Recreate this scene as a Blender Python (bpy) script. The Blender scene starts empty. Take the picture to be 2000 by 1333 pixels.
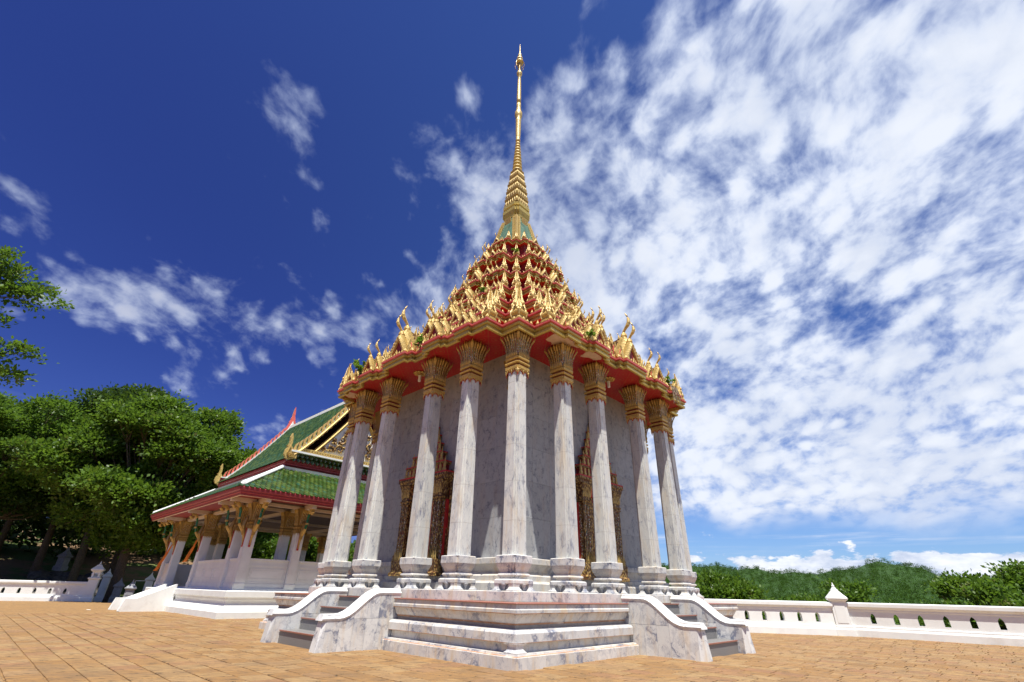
import bpy, bmesh, math, random
import numpy as np
from mathutils import Vector, Matrix
random.seed(7)
PI = math.pi
sc = bpy.context.scene
COL = sc.collection
S2 = math.sqrt(.5)

# ------------------------------------------------------------------ camera
CAM = Vector((-.486, -23.604, 1.6))
def make_camera():
    pi_, ro, ya = math.radians(28.3127), math.radians(1.385), math.radians(-.978)
    R0 = Vector((math.cos(ya), math.sin(ya), 0)); F0 = Vector((-math.sin(ya), math.cos(ya), 0)); Z = Vector((0, 0, 1))
    D = math.cos(pi_)*F0 + math.sin(pi_)*Z
    U0 = -math.sin(pi_)*F0 + math.cos(pi_)*Z
    R = math.cos(ro)*R0 + math.sin(ro)*U0
    U = -math.sin(ro)*R0 + math.cos(ro)*U0
    cd = bpy.data.cameras.new('camera'); co = bpy.data.objects.new('camera', cd); COL.objects.link(co)
    m = Matrix((R, U, -D)).transposed().to_4x4(); m.translation = CAM
    co.matrix_world = m
    cd.sensor_width = 36; cd.lens = 909.56/2000*36; cd.clip_start = .1; cd.clip_end = 8000
    sc.camera = co
make_camera()

# ------------------------------------------------------------------ node helper
class NT:
    def __init__(s, tree): s.t = tree; s.n = tree.nodes; s.l = tree.links
    def node(s, typ, props=None, **ins):
        n = s.n.new(typ)
        for k, v in (props or {}).items(): setattr(n, k, v)
        for k, v in ins.items():
            key = int(k[1:]) if k[0] == '_' and k[1:].isdigit() else k.replace('_', ' ')
            s.set(n.inputs[key], v)
        return n
    def set(s, sock, v):
        if isinstance(v, bpy.types.NodeSocket): s.l.new(v, sock)
        elif isinstance(v, bpy.types.Node): s.l.new(v.outputs[0], sock)
        else:
            if isinstance(v, (tuple, list)) and len(v) == 3 and sock.type == 'RGBA': v = (*v, 1)
            sock.default_value = v
    def math(s, op, a, b=0., c=0., clamp=False):
        return s.node('ShaderNodeMath', dict(operation=op, use_clamp=clamp), _0=a, _1=b, _2=c).outputs[0]
    def vmath(s, op, a, b=(0, 0, 0)):
        return s.node('ShaderNodeVectorMath', dict(operation=op), _0=a, _1=b).outputs[0]
    def mix(s, f, a, b, blend='MIX'):
        n = s.n.new('ShaderNodeMix'); n.data_type = 'RGBA'; n.blend_type = blend; n.clamp_factor = True
        s.set(n.inputs[0], f); s.set(n.inputs[6], a); s.set(n.inputs[7], b); return n.outputs[2]
    def noise(s, vec, scale=5., detail=4., rough=.5, dist=0., out=0):
        n = s.node('ShaderNodeTexNoise', None, Scale=scale, Detail=detail, Roughness=rough, Distortion=dist)
        if vec is not None: s.set(n.inputs['Vector'], vec)
        return n.outputs[out]
    def ramp(s, f, a, b, lo=0., hi=1.):
        n = s.node('ShaderNodeMapRange', dict(interpolation_type='SMOOTHSTEP'))
        s.set(n.inputs[0], f); n.inputs[1].default_value = a; n.inputs[2].default_value = b
        n.inputs[3].default_value = lo; n.inputs[4].default_value = hi
        return n.outputs[0]

# ------------------------------------------------------------------ world and sun
SUN_EL, SUN_AZ = 69.5, -3.5      # azimuth: degrees from -Y towards -X is positive
sx, sy = -math.sin(math.radians(SUN_AZ)), -math.cos(math.radians(SUN_AZ))
SUNV = Vector((sx*math.cos(math.radians(SUN_EL)), sy*math.cos(math.radians(SUN_EL)), math.sin(math.radians(SUN_EL))))
sc.view_settings.view_transform = 'Standard'; sc.view_settings.look = 'None'
sc.view_settings.gamma = 1; sc.view_settings.use_curve_mapping = False
sc.view_settings.exposure = .62

def make_world():
    w = bpy.data.worlds.new('World'); sc.world = w; w.use_nodes = True
    w.node_tree.nodes.clear(); N = NT(w.node_tree)
    sky = N.node('ShaderNodeTexSky', dict(sky_type='NISHITA', sun_disc=False, sun_elevation=math.radians(SUN_EL),
                 sun_rotation=math.atan2(sx, sy), altitude=300., air_density=1., dust_density=.4, ozone_density=4.))
    d = N.node('ShaderNodeTexCoord').outputs['Generated']
    d = N.vmath('NORMALIZE', d)
    sep = N.node('ShaderNodeSeparateXYZ', None, _0=d); X, Y, Z = sep.outputs
    zc = N.math('ADD', N.math('MAXIMUM', Z, 0.), .16)
    px = N.math('DIVIDE', X, zc); py = N.math('DIVIDE', Y, zc)
    P = N.node('ShaderNodeCombineXYZ', None, _0=px, _1=py, _2=0.).outputs[0]
    # layer 1: broken altocumulus sheet to the east, thinning to wisps in the west
    def warped(vec, sc_, amt, det=2):
        w_ = N.node('ShaderNodeVectorMath', dict(operation='SCALE'), _0=N.vmath('SUBTRACT', N.noise(vec, sc_, det, .5, 0, 1), (.5, .5, .5)))
        w_.inputs['Scale'].default_value = amt; return N.vmath('ADD', vec, w_.outputs[0])
    zc2 = N.math('ADD', N.math('MAXIMUM', Z, 0.), .40)
    qx = N.math('DIVIDE', X, zc2); qy = N.math('DIVIDE', Y, zc2)
    P2 = N.node('ShaderNodeCombineXYZ', None, _0=qx, _1=qy, _2=0.).outputs[0]
    P1 = warped(P2, 2.2, .16)
    mp_ = N.node('ShaderNodeMapping', None, _0=P1); mp_.inputs['Rotation'].default_value = (0, 0, math.radians(-50)); mp_.inputs['Scale'].default_value = (1.15, .9, 1.); mp_.inputs['Location'].default_value = (3.1, 1.7, 0)
    Q = mp_.outputs[0]
    big = N.noise(Q, 3.0, 3, .5)
    mid = N.noise(Q, 8.5, 5, .58)
    Q2 = warped(Q, 26., .018, 3)
    fine = N.noise(Q2, 34., 8, .60)
    Q3 = warped(warped(P2, 9., .045, 4), 40., .012, 3)
    mp3 = N.node('ShaderNodeMapping', None, _0=Q3); mp3.inputs['Rotation'].default_value = (0, 0, math.radians(-35)); mp3.inputs['Scale'].default_value = (1.25, .85, 1.)
    v_ = N.node('ShaderNodeTexVoronoi', dict(feature='SMOOTH_F1'), Vector=mp3.outputs[0], Scale=17., Smoothness=1., Randomness=.9).outputs['Distance']
    puff = N.ramp(v_, .0, .62, 1., 0.)
    n_ = N.math('ADD', N.math('MULTIPLY', big, .34), N.math('ADD', N.math('MULTIPLY', mid, .30), N.math('ADD', N.math('MULTIPLY', fine, .23), N.math('MULTIPLY', puff, .19))))
    e_ = N.math('ADD', qx, N.math('SUBTRACT', N.math('MINIMUM', N.math('MULTIPLY', N.math('SUBTRACT', qy, .40), .9), .25), .15))
    bias = N.ramp(e_, -.26, .12, -.21, .195)
    bias = N.math('ADD', bias, N.math('MULTIPLY', N.ramp(Z, .30, .60, .10, 0.), N.ramp(e_, -.05, .2)))
    for (cx_, cy_, rx_, ry_, am) in ((.74, .82, .12, .10, -.13), (.30, .70, .12, .10, .06), (-.36, .47, .10, .15, .22), (-.82, .58, .15, .14, .255), (-.78, .80, .19, .11, .285), (-.60, .92, .26, .13, .225), (-.32, .95, .20, .15, .23),
                                     (-.76, 1.10, .30, .09, .215), (-.62, 1.30, .32, .09, .22), (-.34, .68, .05, .05, .22), (-.10, .47, .08, .10, .19), (.85, -.5, .6, .5, .2), (-.6, -.6, .5, .5, .2)):
        dx_ = N.math('DIVIDE', N.math('SUBTRACT', qx, cx_), rx_); dy_ = N.math('DIVIDE', N.math('SUBTRACT', qy, cy_), ry_)
        g_ = N.math('EXPONENT', N.math('MULTIPLY', N.math('ADD', N.math('MULTIPLY', dx_, dx_), N.math('MULTIPLY', dy_, dy_)), -1.))
        bias = N.math('ADD', bias, N.math('MULTIPLY', g_, am))
    cov = N.math('ADD', n_, N.math('MINIMUM', bias, .235))
    dens = N.ramp(cov, .483, .745)
    dens = N.math('MULTIPLY', dens, N.ramp(qx, -.4, .45, .58, .97))
    dens = N.math('MULTIPLY', dens, N.ramp(N.math('ADD', Z, N.math('MULTIPLY', N.math('SUBTRACT', big, .5), .12)), .095, .155))
    # layer 2: cumulus bank low over the horizon
    az = N.math('ARCTAN2', X, Y)
    C = N.node('ShaderNodeCombineXYZ', None, _0=N.math('MULTIPLY', az, 3.4), _1=N.math('MULTIPLY', Z, 8.), _2=0.).outputs[0]
    cn = N.noise(C, 1.7, 9, .6)
    hgt = N.math('SUBTRACT', cn, N.math('MULTIPLY', Z, 4.0))
    cum = N.ramp(hgt, .25, .29)
    cshade = N.ramp(N.noise(N.vmath('ADD', C, (.0, .12, 0)), 3.2, 6, .6), .3, .65)
    cum = N.math('MULTIPLY', cum, N.ramp(Z, -.02, .0))
    # thin streaks between the two
    Sx = N.node('ShaderNodeCombineXYZ', None, _0=N.math('MULTIPLY', az, 1.6), _1=N.math('MULTIPLY', Z, 26.), _2=0.).outputs[0]
    stv = N.math('MULTIPLY', N.ramp(N.noise(Sx, 2.2, 6, .6), .48, .68), N.math('MULTIPLY', N.ramp(Z, .05, .1), N.ramp(Z, .16, .26, .45, 0.)))
    shade = N.noise(Q2, 3.2, 7, .62)
    cl = N.mix(N.ramp(cov, .57, .82), (.50, .59, .80), (.74, .78, .86))
    cl = N.mix(N.ramp(N.math('ADD', shade, N.math('MULTIPLY', puff, -.12)), .34, .58, 0., .40), cl, (.45, .52, .68))
    cl = N.mix(cum, cl, N.mix(cshade, (.42, .50, .68), (.86, .89, .95)))
    dens = N.math('MAXIMUM', N.math('MAXIMUM', dens, cum), stv)
    # deep polarised blue
    tint = N.mix(N.ramp(Z, .02, .40), (.50, .64, 1.02), (.365, .505, .95))
    tint = N.mix(1., tint, N.mix(N.ramp(px, -.9, .8), (.62, .56, .74), (1.25, 1.24, 1.12)), 'MULTIPLY')
    blue = N.mix(1., sky.outputs[0], tint, 'MULTIPLY')
    b1 = N.node('ShaderNodeBackground', None, Color=blue, Strength=.078)
    b2 = N.node('ShaderNodeBackground', None, Color=cl, Strength=.78)
    ms = N.node('ShaderNodeMixShader', None, _0=dens, _1=b1, _2=b2)
    N.node('ShaderNodeOutputWorld', None, Surface=ms)
    w.cycles.sampling_method = 'MANUAL'; w.cycles.sample_map_resolution = 1024
make_world()
sd = bpy.data.lights.new('sun', 'SUN'); sd.energy = 5.0; sd.angle = math.radians(.55); sd.color = (1., .955, .88)
so = bpy.data.objects.new('sun', sd); COL.objects.link(so)
so.rotation_euler = SUNV.to_track_quat('Z', 'Y').to_euler()
sc.cycles.max_bounces = 5; sc.cycles.diffuse_bounces = 3; sc.cycles.transparent_max_bounces = 6

# ------------------------------------------------------------------ materials
def principled(name):
    m = bpy.data.materials.new(name); m.use_nodes = True; m.node_tree.nodes.clear(); N = NT(m.node_tree)
    b = N.node('ShaderNodeBsdfPrincipled'); o = N.node('ShaderNodeOutputMaterial', None, Surface=b)
    return m, N, b
def bump(N, b, h, strength=.3, dist=.02):
    n = N.node('ShaderNodeBump', None, Height=h, Strength=strength, Distance=dist); N.l.new(n.outputs[0], b.inputs['Normal'])
def rnd(N): return N.node('ShaderNodeObjectInfo').outputs['Random']
def objpos(N, k=0.):
    c = N.node('ShaderNodeTexCoord').outputs['Object']
    if k:
        r = rnd(N); v = N.node('ShaderNodeCombineXYZ', None, _0=N.math('MULTIPLY', r, k), _1=N.math('MULTIPLY', r, k*2.7), _2=N.math('MULTIPLY', r, k*1.3)).outputs[0]
        c = N.vmath('ADD', c, v)
    return c
def worldpos(N): return N.node('ShaderNodeNewGeometry').outputs['Position']
def simple(name, col, rough=.6, metal=0., var=.12, scale=6., bmp=.15, spec=.5, dirt=None, dirtamt=.35):
    m, N, b = principled(name); p = objpos(N, 9.)
    f = N.noise(p, scale, 5, .6)
    c = N.mix(N.ramp(f, .3, .7), tuple(x*(1-var) for x in col), tuple(min(1, x*(1+var)) for x in col))
    if dirt:
        g = N.ramp(N.noise(p, scale*.45, 7, .68), .52, .72, 0, dirtamt); c = N.mix(g, c, dirt)
    N.set(b.inputs['Base Color'], c); b.inputs['Roughness'].default_value = rough; b.inputs['Metallic'].default_value = metal
    b.inputs['Specular IOR Level'].default_value = spec
    if bmp: bump(N, b, N.noise(p, scale*5, 4, .6), bmp, .01)
    return m
def marble(name, base=(.70, .725, .69), vein=(.20, .22, .28), amount=1.7, warm=(.60, .47, .30), warmamt=.5, stretch=(1, 1, 1), scale=1., dark=0.):
    m, N, b = principled(name); p0 = objpos(N, 37.)
    mp = N.node('ShaderNodeMapping', None, _0=p0); mp.inputs['Scale'].default_value = stretch; mp.inputs['Rotation'].default_value = (.3, .5, .35)
    p = mp.outputs[0]
    w = N.node('ShaderNodeVectorMath', dict(operation='SCALE'), _0=N.vmath('SUBTRACT', N.noise(p, 1.6*scale, 5, .6, 0, 1), (.5, .5, .5))); w.inputs['Scale'].default_value = .9/scale
    q = N.vmath('ADD', p, w.outputs[0])
    def vein_f(sc_, wid):
        n = N.noise(q, sc_, 3, .5, .6)
        return N.ramp(N.math('ABSOLUTE', N.math('SUBTRACT', n, .5)), 0., wid, 1., 0.)
    v1 = vein_f(1.1*scale, .05); v2 = vein_f(2.7*scale, .028); v3 = vein_f(6.*scale, .03)
    cloud = N.ramp(N.noise(q, 1.5*scale, 6, .6), .45, .72)
    vv = N.math('ADD', N.math('MULTIPLY', v1, .55), N.math('ADD', N.math('MULTIPLY', v2, .45), N.math('MULTIPLY', v3, .22)))
    vv = N.math('MULTIPLY', vv, N.math('ADD', N.math('MULTIPLY', cloud, .9), .25))
    vv = N.math('ADD', vv, N.math('MULTIPLY', cloud, .22))
    vv = N.math('MULTIPLY', vv, amount, clamp=True)
    tone = N.mix(rnd(N), tuple(x*.80 for x in base), base)
    c = N.mix(vv, tone, vein)
    wp = worldpos(N)
    mp2 = N.node('ShaderNodeMapping', None, _0=wp); mp2.inputs['Scale'].default_value = (2.2, 2.2, .5)
    st = N.ramp(N.noise(mp2.outputs[0], 1.3, 7, .68), .47, .74, 0., warmamt)
    c = N.mix(st, c, warm)
    if dark:
        st2 = N.ramp(N.noise(N.vmath('MULTIPLY', wp, (5., 5., .35)), 1.5, 5, .7), .60, .8, 0., dark); c = N.mix(st2, c, (.13, .12, .11))
    N.set(b.inputs['Base Color'], c)
    N.set(b.inputs['Roughness'], N.ramp(N.noise(p, 4, 3, .5), .3, .7, .32, .55))
    bump(N, b, N.noise(p, 30, 3, .6), .08, .004)
    return m
M = {}
M['marble'] = marble('white_marble', base=(.72, .72, .68), amount=2.0, warmamt=.68, dark=.25)
M['marble_col'] = marble('column_marble', base=(.72, .73, .68), amount=1.15, warmamt=.55, dark=.45, stretch=(1.8, 1.8, .7), scale=1.7)
M['marble_base'] = marble('stained_marble', base=(.72, .70, .64), amount=1.45, warmamt=.95, dark=.6, scale=1.2)
M['marble_grey'] = marble('grey_wall_marble', base=(.42, .435, .44), vein=(.17, .18, .21), amount=1.55, warm=(.44, .35, .27), warmamt=.4, scale=2.3, stretch=(1.2, 1.2, .9))
M['coping'] = marble('polished_coping_marble', base=(.78, .785, .75), amount=.6, warmamt=.35, dark=.12)
M['rust'] = simple('rust_stained_marble_edge', (.46, .24, .13), .6, var=.35, scale=4, dirt=(.70, .62, .52), dirtamt=.7)
M['joint'] = simple('joint_mortar', (.33, .29, .24), .9)
M['granite'] = simple('grey_granite', (.20, .195, .185), .55, scale=60, var=.3)
M['nosing'] = simple('red_granite_edge', (.32, .13, .09), .4, scale=50, var=.3)
def gold_mat(name, col=(.72, .47, .15), rough=.38, metal=.55, dirt=(.25, .20, .09), da=.55, sc_=3.):
    m, N, b = principled(name); p = worldpos(N)
    f = N.noise(p, 14., 5, .6)
    c = N.mix(N.ramp(f, .3, .7), tuple(x*.82 for x in col), tuple(min(1, x*1.15) for x in col))
    g = N.ramp(N.noise(p, sc_, 7, .7), .5, .74, 0, da); c = N.mix(g, c, dirt)
    N.set(b.inputs['Base Color'], c); b.inputs['Metallic'].default_value = metal
    N.set(b.inputs['Roughness'], N.ramp(f, .3, .7, rough-.1, rough+.15))
    bump(N, b, N.noise(p, 38., 4, .65), .55, .025)
    return m
def relief_mat():
    m, N, b = principled('gilded_relief'); p = worldpos(N)
    v = N.node('ShaderNodeTexVoronoi', dict(feature='SMOOTH_F1'), Vector=N.vmath('MULTIPLY', p, (1., 1., .7)), Scale=13., Smoothness=.3); d_ = v.outputs['Distance']
    f = N.ramp(d_, .12, .62)
    c = N.mix(f, (.62, .42, .13), (.13, .055, .02)); c = N.mix(N.ramp(N.noise(p, 7., 4, .6), .5, .7, 0, .5), c, (.30, .22, .09))  # shade in the carved crevices painted as dark brown colour
    N.set(b.inputs['Base Color'], c); b.inputs['Roughness'].default_value = .4; b.inputs['Metallic'].default_value = .2
    bump(N, b, N.math('MULTIPLY', d_, -1.), .9, .05); return m
M['relief'] = relief_mat()
M['gold'] = gold_mat('gilded_stucco', (.56, .37, .10), .40, .2, da=.5)
M['gold_fascia'] = gold_mat('gold_painted_fascia', (.52, .395, .105), .42, .35, dirt=(.22, .19, .09), da=.75, sc_=1.6)
M['gold_pale'] = gold_mat('pale_gold_leaf', (.64, .46, .145), .40, .15, dirt=(.26, .18, .07), da=.8, sc_=6.)  # tarnish, made heavier to stand in for shadow in the ornament recesses
M['gold_dark'] = gold_mat('aged_gold', (.42, .27, .08), .4, .5, dirt=(.12, .08, .04), da=.6)
M['red'] = simple('vermilion_paint', (.50, .028, .024), .5, var=.15, dirt=(.25, .05, .03), dirtamt=.3)
M['red_lip'] = simple('faded_red_edge', (.50, .075, .075), .55, var=.12, dirt=(.55, .25, .22), dirtamt=.5)
M['red_deep'] = simple('dark_red_paint_and_gap_shade', (.22, .012, .012), .6, var=.2)
M['cream'] = simple('bare_cream_plaster', (.62, .45, .33), .8, var=.06)
M['white'] = simple('white_limewash', (.80, .82, .78), .75, var=.03, scale=2., dirt=(.50, .45, .38), dirtamt=.3, bmp=.1)
M['white_cool'] = simple('white_painted_plaster', (.77, .795, .755), .7, var=.04, scale=2., dirt=(.6, .56, .50), dirtamt=.28, bmp=.08)
M['cream_paint'] = simple('cream_painted_beam', (.66, .56, .44), .7, var=.05)
M['maroon'] = simple('maroon_fascia_paint', (.33, .045, .055), .5, var=.14, dirt=(.45, .2, .18), dirtamt=.3)
M['pink'] = simple('salmon_red_paint', (.70, .13, .10), .55, var=.12, dirt=(.55, .25, .2), dirtamt=.4)
M['green_paint'] = simple('bell_green_glaze', (.10, .19, .12), .5, var=.35, scale=2.5, dirt=(.30, .28, .12), dirtamt=.9)
M['green_gem'] = simple('green_mirror_glass', (.02, .16, .07), .12, var=.3)
M['rail_wood'] = simple('dark_wood', (.06, .035, .02), .5)
M['orange_cloth'] = simple('saffron_cloth', (.72, .20, .02), .85, var=.15, scale=3)
M['bark'] = simple('tree_bark', (.10, .075, .05), .9, var=.35, scale=9, bmp=.8)
M['twig'] = simple('pale_bark', (.22, .17, .12), .9, var=.3, scale=9, bmp=.5)
def mosaic():
    m, N, b = principled('mirror_mosaic'); p = worldpos(N)
    v = N.node('ShaderNodeTexVoronoi', None, Vector=p, Scale=34.); r = v.outputs['Color']
    s = N.node('ShaderNodeSeparateColor', None, _0=r).outputs[0]
    cr = N.node('ShaderNodeValToRGB'); N.set(cr.inputs[0], s); cr.color_ramp.interpolation = 'CONSTANT'
    el = cr.color_ramp.elements; el[0].position = 0; el[0].color = (.30, .17, .06, 1); el[1].position = .3; el[1].color = (.02, .10, .05, 1)
    for pos, c in ((.48, (.28, .03, .03, 1)), (.68, (.62, .60, .52, 1)), (.82, (.20, .10, .04, 1)), (.92, (.42, .28, .08, 1))):
        e = el.new(pos); e.color = c
    N.set(b.inputs['Base Color'], cr.outputs[0]); b.inputs['Roughness'].default_value = .18; b.inputs['Metallic'].default_value = .1
    bump(N, b, v.outputs['Distance'], .6, .01)
    return m
M['mosaic'] = mosaic()
def soffit_mat():
    m, N, b = principled('red_ceiling_with_gold_stencil'); p = objpos(N)
    s = N.node('ShaderNodeSeparateXYZ', None, _0=p).outputs
    k = 2*PI/.8
    a = N.math('ABSOLUTE', N.math('SINE', N.math('MULTIPLY', N.math('ADD', s[0], s[1]), k*.5)))
    c_ = N.math('ABSOLUTE', N.math('SINE', N.math('MULTIPLY', N.math('SUBTRACT', s[0], s[1]), k*.5)))
    mn = N.math('MINIMUM', a, c_); mx = N.math('MINIMUM', N.math('SUBTRACT', 1., a), N.math('SUBTRACT', 1., c_))
    l1 = N.ramp(mn, .05, .14, 1., 0.)
    pr = N.math('MULTIPLY', a, c_)
    ring = N.ramp(N.math('ABSOLUTE', N.math('SUBTRACT', pr, .62)), .04, .09, 1., 0.)
    dot = N.ramp(pr, .9, .96)
    f = N.math('MAXIMUM', N.math('MAXIMUM', l1, ring), dot)
    f = N.math('MULTIPLY', f, N.ramp(N.noise(p, 3., 4, .6), .2, .7, .35, .9))
    red = N.mix(N.noise(p, 1.2, 4, .6), (.34, .005, .014), (.45, .009, .020))
    N.set(b.inputs['Base Color'], N.mix(f, red, (.36, .10, .035))); b.inputs['Roughness'].default_value = .5
    return m
M['soffit'] = soffit_mat()
def brick_mat():
    m, N, b = principled('orange_laterite_paver'); p = worldpos(N)
    r = rnd(N)
    g = N.node('ShaderNodeNewGeometry').outputs['Random Per Island']
    rr = N.math('FRACT', N.math('ADD', r, g))
    mp = N.node('ShaderNodeMapping', None, _0=p); mp.inputs['Rotation'].default_value = (0, 0, math.radians(2)); mp.inputs['Scale'].default_value = (1.2, 5.2, 1.)
    st = N.noise(mp.outputs[0], 2.2, 9, .72)
    base = N.node('ShaderNodeValToRGB'); N.set(base.inputs[0], rr)
    el = base.color_ramp.elements; el[0].color = (.30, .168, .062, 1); el[1].position = 1.; el[1].color = (.355, .222, .098, 1)
    for pos, c in ((.25, (.345, .196, .075, 1)), (.5, (.37, .235, .10, 1)), (.7, (.315, .165, .078, 1)), (.85, (.385, .252, .115, 1))):
        e = el.new(pos); e.color = c
    c = N.mix(N.ramp(st, .40, .58), N.mix(.72, base.outputs[0], (.19, .12, .065)), base.outputs[0])
    c = N.mix(N.ramp(N.noise(p, .55, 8, .72), .50, .68, 0, .6), c, (.20, .13, .07))
    c = N.mix(N.ramp(st, .60, .70, 0., .35), c, (.50, .32, .16))
    c = N.mix(N.ramp(st, .375, .445, .85, 0.), c, (.07, .052, .03))
    N.set(b.inputs['Base Color'], c); b.inputs['Roughness'].default_value = .8; b.inputs['Specular IOR Level'].default_value = .25
    bump(N, b, st, 1., .045)
    return m
M['brick'] = brick_mat()
M['grout'] = simple('paving_joint_sand', (.12, .105, .06), .95, var=.3, scale=4, dirt=(.10, .11, .05), dirtamt=.7)
def leaf_mat(name, c1, c2, c3, trans=.35, tip=None, spec=.35):
    m = bpy.data.materials.new(name); m.use_nodes = True; m.node_tree.nodes.clear(); N = NT(m.node_tree)
    g = N.node('ShaderNodeNewGeometry'); r = g.outputs['Random Per Island']; p = g.outputs['Position']
    c = N.mix(r, c1, c2); c = N.mix(N.ramp(N.noise(p, .55, 3, .6), .45, .65), c, c3)
    if tip: c = N.mix(N.ramp(N.noise(p, .9, 4, .6), .60, .68, 0., .7), c, tip)
    d = N.node('ShaderNodeBsdfPrincipled', None, Base_Color=c, Roughness=.45); d.inputs['Specular IOR Level'].default_value = spec
    t = N.node('ShaderNodeBsdfTranslucent', None, Color=N.mix(.5, c, (.20, .34, .03), 'MIX'))
    ms = N.node('ShaderNodeMixShader', None, _0=trans, _1=d, _2=t); N.node('ShaderNodeOutputMaterial', None, Surface=ms)
    return m
M['leaf'] = leaf_mat('broad_leaves', (.055, .115, .014), (.12, .21, .022), (.085, .165, .014), .40, tip=(.24, .20, .07))
M['leaf_dark'] = leaf_mat('dark_leaves', (.02, .05, .012), (.04, .085, .016), (.03, .065, .012), .25)
M['leaf_fresh'] = leaf_mat('fresh_leaves', (.055, .13, .016), (.11, .20, .024), (.085, .16, .018), .42)
M['leaf_hill'] = leaf_mat('hill_forest_leaves', (.026, .068, .012), (.046, .098, .017), (.036, .082, .012), .2, spec=.05)
M['grass'] = simple('short_grass', (.06, .10, .02), .9, var=.35, scale=3)
def soil():
    m, N, b = principled('dirt_and_grass'); p = worldpos(N)
    f = N.ramp(N.noise(p, .09, 6, .65), .47, .56)
    c = N.mix(f, N.mix(N.noise(p, 2, 4, .6), (.15, .09, .045), (.24, .15, .08)), N.mix(N.noise(p, 2.5, 4, .6), (.05, .09, .015), (.10, .16, .03)))
    N.set(b.inputs['Base Color'], c); b.inputs['Roughness'].default_value = .95; bump(N, b, N.noise(p, 3, 5, .6), .5, .1)
    return m
M['soil'] = soil()
M['rock'] = simple('dark_rock', (.10, .09, .08), .9, var=.4, scale=3, bmp=.8)
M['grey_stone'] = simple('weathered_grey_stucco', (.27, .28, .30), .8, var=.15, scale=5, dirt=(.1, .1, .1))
def rooftile():
    m, N, b = principled('green_glazed_roof_tile'); r = N.math('FRACT', N.math('ADD', rnd(N), N.node('ShaderNodeNewGeometry').outputs['Random Per Island']))
    cr = N.node('ShaderNodeValToRGB'); N.set(cr.inputs[0], r)
    el = cr.color_ramp.elements; el[0].color = (.022, .05, .010, 1); el[1].color = (.06, .105, .02, 1)
    e = el.new(.5); e.color = (.042, .078, .014, 1); e = el.new(.8); e.color = (.075, .11, .02, 1); e = el.new(.93); e.color = (.03, .085, .045, 1)
    N.set(b.inputs['Base Color'], cr.outputs[0]); b.inputs['Roughness'].default_value = .16; bump(N, b, N.noise(worldpos(N), 20, 3, .6), .25, .01)
    return m
M['tile'] = rooftile()
M['ceiling_dark'] = simple('darkened_ceiling', (.16, .12, .10), .8, var=.15)  # interior darkness put into the ceiling colour, replacing cream
M['orange_tile'] = simple('orange_roof_tiles', (.55, .13, .04), .6, var=.2, scale=8)

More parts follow.
